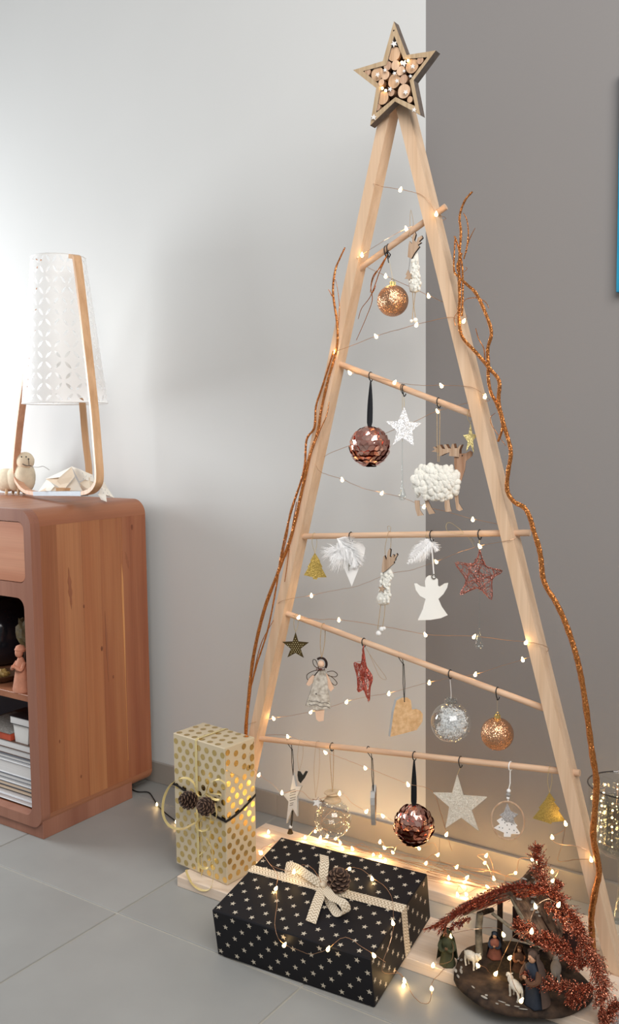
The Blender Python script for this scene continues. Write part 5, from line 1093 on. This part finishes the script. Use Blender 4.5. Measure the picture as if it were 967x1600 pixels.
for c_ in range(13):
    a = 2*PI*c_/13+.2
    for k in range(7):
        kk = k if c_ % 2 else 6-k; pts.append(Vector((vp.x+R*.80*math.cos(a)*(1+r.uniform(-.05, .05)), vp.y+R*.80*math.sin(a)*(1+r.uniform(-.05, .05)), zb2+.016+(zr-zb2-.03)*(kk+.5+r.uniform(-.25, .25))/7)))
mb.tube(spline(pts, 3), .0005, 4); t.part('wire', mb, M['copper_wire'])
SME = link_mesh('bulb', (lambda b: (b.ball((0, 0, 0), .0018, 8, 6), b)[1])(MB()), M['led'], 'all')
for i, p in enumerate(pts): t.inst('bulb', SME, Matrix.Translation(p) @ Matrix.Scale(.6+.7*r.random(), 4))
for i in range(0, 91, 13): glow(t, pts[i], .02)

# ================================================================== NATIVITY
nz0 = .0256; NC = Vector((.168, -.412, nz0))
t = Thing('nativity_stable', 'rustic bark nativity stable on an oval base on the plank at the right', 'nativity scene', NC)
barkm = mat('dark_bark', L(74, 56, 42), .9, noise=.5, nscale=45, bump=1, bscale=90, col2=L(34, 24, 18)); snow = mat('worn_white_flecks', L(170, 166, 158), .9, noise=.3, nscale=80); mossm = mat('brown_moss', L(70, 54, 32), 1, noise=.5, nscale=120, bump=1, bscale=200)
N3 = lambda x, y, z_: NC+Vector((x, y, z_))
mb = MB(); seg = 40; rings = [(.90, 0), (1, .006), (1.0, .013), (.94, .019), (.5, .020)]; r = random.Random(5); wob = [1+.035*math.sin(3*2*PI*k/seg+1)+.02*math.sin(7*2*PI*k/seg) for k in range(seg)]
for s_, z_ in rings:
    for k in range(seg): a = 2*PI*k/seg; mb.v.append(N3(.128*s_*wob[k]*math.cos(a), .112*s_*wob[k]*math.sin(a)-.004, z_+(.001*math.sin(5*a) if z_ > .01 else 0)))
for i in range(len(rings)-1):
    for k in range(seg): k2 = (k+1) % seg; mb.face((i*seg+k, i*seg+k2, (i+1)*seg+k2, (i+1)*seg+k))
mb.face(range(seg)[::-1]); mb.face([4*seg+k for k in range(seg)]); t.part('base', mb, barkm, 'all')
mb = MB()
for i in range(14):
    a = r.uniform(3.3, 5.2); rr = r.uniform(.86, .97); mb.ball(N3(.128*rr*math.cos(a), .112*rr*math.sin(a)-.004, .0195), (r.uniform(.003, .009), r.uniform(.001, .003), .0008), 8, 5, Matrix.Rotation(a+1.57, 3, 'Z'))
t.part('snow_flecks', mb, snow, kind='stuff')
mb = MB(); zt2 = .020
mb.ball(N3(.01, .01, zt2), (.07, .06, .006), 20, 8, warp=lambda d: 1+.1*math.sin(9*d.x+7*d.y)); t.part('moss', mb, mossm)
# posts, beams, roof boards, traced in position
PN = lambda x, y, Y: at(640+x/2.957, 1300+y/2.957, Y=Y)
birch = mat('birch_log', L(150, 140, 120), .9, noise=.5, nscale=60, col2=L(60, 50, 38), bump=.6)
mb = MB(); b_ = PN(322, 520, -.40); b_.z = nz0+.019; mb.tube([b_, PN(318, 450, -.40), PN(325, 375, -.40)], [.0075, .0068, .0065], 10); t.part('post', mb, birch, True)
mb = MB(); b_ = Vector((.095, -.335, nz0+.019)); mb.tube([b_, Vector((.095, -.335, nz0+.105))], .006, 8); t.part('post', mb, barkm, True)
mb = MB(); b_ = Vector((.245, -.36, nz0+.019)); mb.tube([b_, Vector((.245, -.36, nz0+.06))], .007, 8); t.part('post', mb, barkm, True)
ridf = PN(470, 288, -.425); ridb = ridf+Vector((.005, .13, 0)); eL = PN(215, 385, -.43); eR = PN(640, 600, -.435)
def beam(a, b, r_, m=barkm, nm='beam'): mb = MB(); mb.tube([a, (a+b)/2+Vector((0, 0, .001)), b], [r_, r_*1.1, r_], 8); t.part(nm, mb, m, True)
beam(PN(248, 372, -.432), ridf, .0062, birch); beam(ridf, PN(560, 470, -.435), .006, birch); beam(PN(380, 375, -.428), PN(600, 545, -.436), .003, birch); beam(ridf, ridb, .006); beam(PN(320, 380, -.40), PN(380, 360, -.33), .005)
roofm = mat('weathered_roof_bark', L(134, 108, 88), .85, noise=.5, nscale=70, col2=L(66, 50, 40), bump=1, bscale=120)
for side, e_ in ((0, eL), (1, eR)):
    for i in range(5 if side else 2):
        f0, f1 = i/5, (i+.93)/5; y0 = -.435+.14*f0; y1 = -.435+.14*f1; rt = Vector((ridf.x, 0, ridf.z+.006)); ee = Vector((e_.x, 0, max(e_.z, .06)+.004)) if side else Vector((e_.x, 0, e_.z+.004))
        P4 = [Vector((rt.x, y0, rt.z)), Vector((rt.x, y1, rt.z)), Vector((ee.x+r.uniform(-.006, .006), y1, ee.z)), Vector((ee.x+r.uniform(-.006, .006), y0, ee.z))]
        mb = MB(); mb.prism(P4, (0, 0, .004+.001*(i % 2))); t.part('roof_board', mb, roofm)
mb = MB(); mb.box((.11, -.306, nz0+.019), (.25, -.300, nz0+.085)); t.part('back_wall', mb, mat('dark_red_back', L(58, 30, 24), .9, noise=.4, nscale=60))
mb = MB()
for i in range(26):
    f = r.random(); g_ = r.random(); p = ridf*(1-f)+eR*f; mb.ball(Vector((p.x, -.43+.12*g_, p.z+.0115)), (r.uniform(.003, .009), r.uniform(.002, .007), .0014), 8, 5)
t.part('roof_snow', mb, snow, kind='stuff')
beam(N3(-.075, .03, .026), N3(-.02, .045, .027), .006, barkm, 'log')
# crib
mb = MB(); cp_ = N3(.03, -.035, .021); mb.box((cp_.x-.016, cp_.y-.009, cp_.z), (cp_.x+.016, cp_.y+.009, cp_.z+.012)); t.part('crib', mb, mossm)

def robed(label, base, h, robe, cloak, skin_, lean=0, kneel=False, head_cover=None, turn=0.0, name='person_figurine'):
    t = Thing(name, label, 'figurine', base); R_ = Matrix.Rotation(turn, 3, 'Z'); b = Vector(base)
    Q = lambda x, y, z_: b+R_ @ Vector((x*h, y*h+lean*z_*h, z_*h))
    mb = MB(); seg = 16; ws = [(.20, 0), (.21, .04), (.17, .25), (.14, .45), (.155, .62), (.15, .72), (.07, .79), (.05, .82)] if not kneel else [(.27, 0), (.28, .06), (.24, .22), (.18, .42), (.19, .60), (.17, .70), (.08, .77), (.06, .80)]
    for r_, z_ in ws:
        for k in range(seg): a = 2*PI*k/seg; f = 1+(.09*math.sin(6*a) if z_ < .5 else 0); mb.v.append(Q(r_*f*math.cos(a), r_*.82*f*math.sin(a)+(.04 if kneel and z_ < .3 else 0), z_))
    for i in range(len(ws)-1):
        for k in range(seg): k2 = (k+1) % seg; mb.face((i*seg+k, i*seg+k2, (i+1)*seg+k2, (i+1)*seg+k))
    mb.face(range(seg)[::-1]); mb.face([(len(ws)-1)*seg+k for k in range(seg)]); t.part('robe', mb, robe, 'all')
    mb = MB(); mb.ball(Q(0, -.01, .895), (.075*h, .082*h, .10*h), 14, 12); mb.ball(Q(0, -.093, .885), (.014*h, .018*h, .02*h), 6, 5); t.part('head', mb, skin_, 'all')
    mb = MB()
    for s_ in (-1, 1): mb.ball(Q(.028*s_, -.085, .905), .008*h, 6, 4)
    t.part('eyes', mb, M['black_ink'])
    for s_ in (-1, 1):
        mb = MB(); mb.tube(spline([Q(.14*s_, 0, .70), Q(.19*s_, -.06, .56), Q(.12*s_, -.17, .50), Q(.03*s_, -.20, .56)], 4), lerp_r([.055*h, .055*h, .045*h, .03*h], 13), 8); t.part('arm', mb, cloak, True)
        mb = MB(); mb.ball(Q(.02*s_, -.205, .58), (.022*h, .02*h, .04*h), 8, 6); t.part('hand', mb, skin_, True)
    mb = MB(); vs = []
    for i in range(9):
        z_ = .97-.97*i/8*(.9); sp2 = 1.0 if i > 2 else .55+.2*i; rr_ = (.11 if i < 2 else .10+.10*(i-1)/7*1.2+.06)
        for k in range(13): a = math.radians(-15+210*k/12); vs.append(Q(rr_*math.cos(a)*1.03, rr_*math.sin(a)*.95+.01, z_ if i else .985))
    fs = [(i*13+k, i*13+k+1, (i+1)*13+k+1, (i+1)*13+k) for i in range(8) for k in range(12)]; mb.add(vs, fs)
    n_ = len(mb.v); mb.v += [v+(v-Q(0, 0, .5)).normalized()*.0012 for v in vs]; mb.f += [tuple(n_+i for i in f[::-1]) for f in fs]; mb.mi += [0]*len(fs); t.part('cloak', mb, head_cover or cloak, 'all')
    mb = MB(); mb.ball(Q(0, .012, .93), (.09*h, .09*h, .085*h), 12, 8); t.part('hood', mb, head_cover or cloak, 'all')
    return t
blue = mat('dull_blue_robe', L(48, 58, 74), .7, noise=.45, nscale=60); pink = mat('rose_robe', L(150, 92, 76), .7, noise=.35, nscale=60); green = mat('mossy_green_robe', L(70, 74, 50), .8, noise=.4, nscale=60); brown = mat('brown_robe', L(96, 64, 44), .8, noise=.3, nscale=60); sk = mat('painted_skin', L(196, 150, 118), .6, noise=.1, nscale=60)
robed('kneeling figurine in blue cloak and rose robe under the stable roof', at(773, 1497, Z=nz0+.0215), .054, pink, blue, sk, -.1, True, blue, .3)
robed('standing figurine in a long dark blue robe at the front of the stable', at(832, 1573, Z=nz0+.0195)+Vector((0, .008, 0)), .100, mat('deep_blue_robe', L(34, 42, 56), .7, noise=.35, nscale=50), brown, sk, -.05, False, mat('grey_brown_hair', L(84, 66, 56), .8, noise=.3, nscale=60), -.5)
robed('green robed shepherd figurine standing on the plank left of the stable', at(697, 1510, Z=.0256)+Vector((0, .006, 0)), .075, green, green, mat('dark_painted_skin', L(120, 92, 66), .7, noise=.2, nscale=60), -.08, False, green, .3)
t = robed('small winged figurine in orange brown behind the blue robed one', at(812, 1520, Z=nz0+.021), .055, brown, mat('orange_wings', L(168, 104, 62), .7, noise=.3, nscale=60), sk, -.1, True, brown, .2)
def sheep(label, px, py, s, yaw, white=True, nm='sheep_figurine', cat='figurine', group='white sheep figurines of the nativity', m=None, m2=None):
    z0 = nz0+.0205; b = at(px, py, Z=z0); t = Thing(nm, label, cat, b, group); R_ = Matrix.Rotation(yaw, 3, 'Z'); Q = lambda x, y, z_: b+R_ @ Vector((x*s, y*s, z_*s)); rot = R_
    wm = m or mat('white_fleece', L(226, 218, 202), .9, noise=.15, nscale=150, bump=.6, bscale=400)
    mb = MB(); mb.ball(Q(0, 0, .62), (.46*s, .22*s, .25*s), 18, 12, rot, warp=lambda d: 1+.05*math.sin(14*d.x)*math.sin(12*d.z)); mb.ball(Q(.42, 0, .74), (.17*s, .14*s, .22*s), 12, 8, rot)
    mb.ball(Q(.58, 0, .86), (.17*s, .105*s, .12*s), 12, 8, rot @ Matrix.Rotation(.5, 3, 'Y')); mb.ball(Q(-.45, 0, .6), (.06*s, .05*s, .14*s), 8, 6, rot); t.part('body', mb, wm, 'all')
    for x, y in ((.28, .11), (.28, -.11), (-.28, .11), (-.28, -.11)): mb = MB(); mb.tube([Q(x, y, .55), Q(x+(.03 if x > 0 else -.05), y, .28), Q(x, y, .04), Q(x+.03, y, 0.0)], [.085*s, .055*s, .045*s, .05*s], 8); t.part('leg', mb, wm, True)
    for y in (.1, -.1): mb = MB(); mb.ball(Q(.50, y*1.3, .93), (.035*s, .08*s, .03*s), 8, 6, rot); t.part('ear', mb, wm, True)
    mb = MB(); mb.ball(Q(.64, .085, .90), .018*s, 6, 4); mb.ball(Q(.64, -.085, .90), .018*s, 6, 4); mb.ball(Q(.745, 0, .80), .03*s, 6, 4); t.part('face', mb, M['black_ink'])
    return t
sheep('white sheep figurine at the left edge of the stable base', 736, 1511, .036, -.35)
sheep('white sheep figurine at the front beside the blue robed figure', 806, 1560, .038, 2.6)
sheep('pale grey ox figurine lying behind the blue robed figure', 868, 1535, .045, 1.9, nm='ox_figurine', group=None, m=mat('pale_grey_ox', L(170, 160, 148), .8, noise=.2, nscale=80))

# ------------------------------------------------------------------ copper fern spray over the stable
t = Thing('copper_fern', 'copper glitter fern spray draped over the stable roof', 'fern', at(876, 1428, Y=-.40))
def frond(pts, wid, n, dens, m, seed, r0=.0012, needle=False):
    r = random.Random(seed); c = spline([at(640+x/2.957, 1300+y/2.957, Y=Y) for x, y, Y in pts], 8); N = len(c); mb = MB(); mb.tube(c, lerp_r([r0, r0*.5], N), 5); t.part('stem', mb, m, True)
    mb = MB()
    for i in range(n):
        f = (i+.5)/n; idx = min(N-2, int(f*(N-1))); b = c[idx].lerp(c[idx+1], f*(N-1)-idx); tg = (c[idx+1]-c[idx]).normalized(); u, v = perp(tg); a = r.uniform(0, 2*PI)
        sd = u*math.cos(a)+v*math.sin(a); Ln = wid*(.45+.75*r.random())*math.sin(PI*min(1, (1-f)*.85+.08))**.6
        d = (sd*(.9 if not needle else .25)+tg*.8).normalized(); e_ = b+d*Ln
        mb.tube([b, b+d*Ln*.5+tg*.001, e_], [.0005, .0004, .0003], 3, cap=False)
        if needle: continue
        for q in range(dens):
            g_ = (q+.6)/dens; cc = b+d*Ln*g_; s_ = .0026*(1.15-g_*.5); w_ = Vector((r.gauss(0, 1), r.gauss(0, 1), r.gauss(0, 1))).normalized(); x_, y_ = perp((d+w_*.8).normalized()); o_ = (d+w_*.9).normalized()
            k = len(mb.v); mb.v += [cc, cc+o_*s_*1.3+x_*s_*.5, cc+o_*s_*2.3, cc+o_*s_*1.3-x_*s_*.5, cc+o_*s_*1.2+y_*s_*.4]; mb.face((k, k+1, k+4)); mb.face((k+1, k+2, k+4)); mb.face((k+2, k+3, k+4)); mb.face((k+3, k, k+4))
    t.part('frond', mb, m, kind='stuff')
CF, CD = M['copper_fern'], M['copper_fern_dark']
frond([(700, 400, -.375), (655, 300, -.370), (612, 200, -.365), (592, 120, -.36), (585, 75, -.36)], .026, 150, 9, CF, 1)
frond([(575, 245, -.39), (650, 275, -.385), (720, 345, -.39), (790, 440, -.41), (830, 560, -.43)], .024, 150, 9, CF, 2)
frond([(690, 240, -.37), (680, 300, -.38), (700, 400, -.39)][::-1], .020, 80, 8, CF, 3)
frond([(620, 330, -.41), (750, 440, -.43), (830, 560, -.45), (870, 660, -.46), (880, 780, -.47), (905, 890, -.47)], .032, 200, 9, CF, 4)
frond([(800, 640, -.46), (700, 560, -.475), (600, 500, -.48), (540, 460, -.48), (495, 425, -.48)], .024, 170, 9, CF, 5)
frond([(850, 720, -.47), (760, 720, -.485), (650, 700, -.495), (580, 685, -.50), (545, 655, -.50)], .022, 150, 9, CF, 6)
frond([(780, 400, -.40), (790, 480, -.41), (850, 600, -.42), (900, 700, -.44), (890, 760, -.45)], .022, 130, 8, CF, 7)
frond([(820, 620, -.455), (750, 560, -.46), (690, 520, -.465), (620, 480, -.47)], .020, 110, 9, CF, 8)
frond([(870, 850, -.46), (910, 850, -.455), (960, 800, -.45)], .024, 110, 9, CF, 9)
frond([(820, 700, -.47), (790, 780, -.48), (760, 760, -.485), (740, 790, -.49)], .018, 80, 8, CF, 10)
frond([(740, 380, -.39), (770, 430, -.39), (800, 480, -.40)][::-1], .018, 70, 8, CF, 13)
for k in range(9):
    frond([(620+k*3, 262+k*2, -.41), (480-k*6, 246+k*9, -.43), (330-k*8, 300+k*8, -.44), (220-k*6, 365+k*6, -.45), (110+k*9-(k % 3)*28, 438+(k % 4)*6, -.455)], .026, 110, 0, CD if k % 3 else CF, 20+k, .0006, True)
frond([(600, 262, -.43), (520, 243, -.435), (440, 256, -.44), (360, 285, -.445), (280, 325, -.45), (200, 375, -.455)], .011, 130, 4, CD, 40)
frond([(280, 395, -.45), (240, 418, -.452), (190, 440, -.455)], .010, 50, 4, CD, 41)
# lights on the stable
NL = [(704.7, 1461, -.43), (677, 1507, -.46), (787, 1459, -.42), (831, 1454, -.50), (797, 1495, -.47), (775, 1520, -.45), (747, 1507, -.47), (815, 1562, -.53), (837, 1415, -.44), (873, 1412.6, -.42)]
pN = {i: at(x, y, Y=Y) for i, (x, y, Y) in enumerate(NL)}
runs = [[(pN[8], 1), (at(828, 1440, Y=-.46), 0), (pN[3], 1), (at(805, 1460, Y=-.50), 0), (at(788, 1490, Y=-.47), 0), (pN[5], 1), (at(768, 1522, Y=-.44), 0), (at(758, 1512, Y=-.46), 0), (pN[6], 1)],
        [(pN[3], 0), (at(812, 1468, Y=-.51), 0), (at(800, 1495, Y=-.50), 0), (pN[4], 1), (at(800, 1530, Y=-.50), 0), (pN[7], 1)],
        [(pN[2], 1), (at(775, 1450, Y=-.40), 0), (at(740, 1452, Y=-.44), 0), (pN[0], 1), (at(708, 1480, Y=-.45), 0), (at(704, 1502, Y=-.47), 0), (pN[1], 1)], [(pN[8], 0), (at(855, 1405, Y=-.42), 0), (pN[9], 1)]]
string('fairy lights threaded through the nativity stable and fern', runs, .012, (.168, -.44, .1))
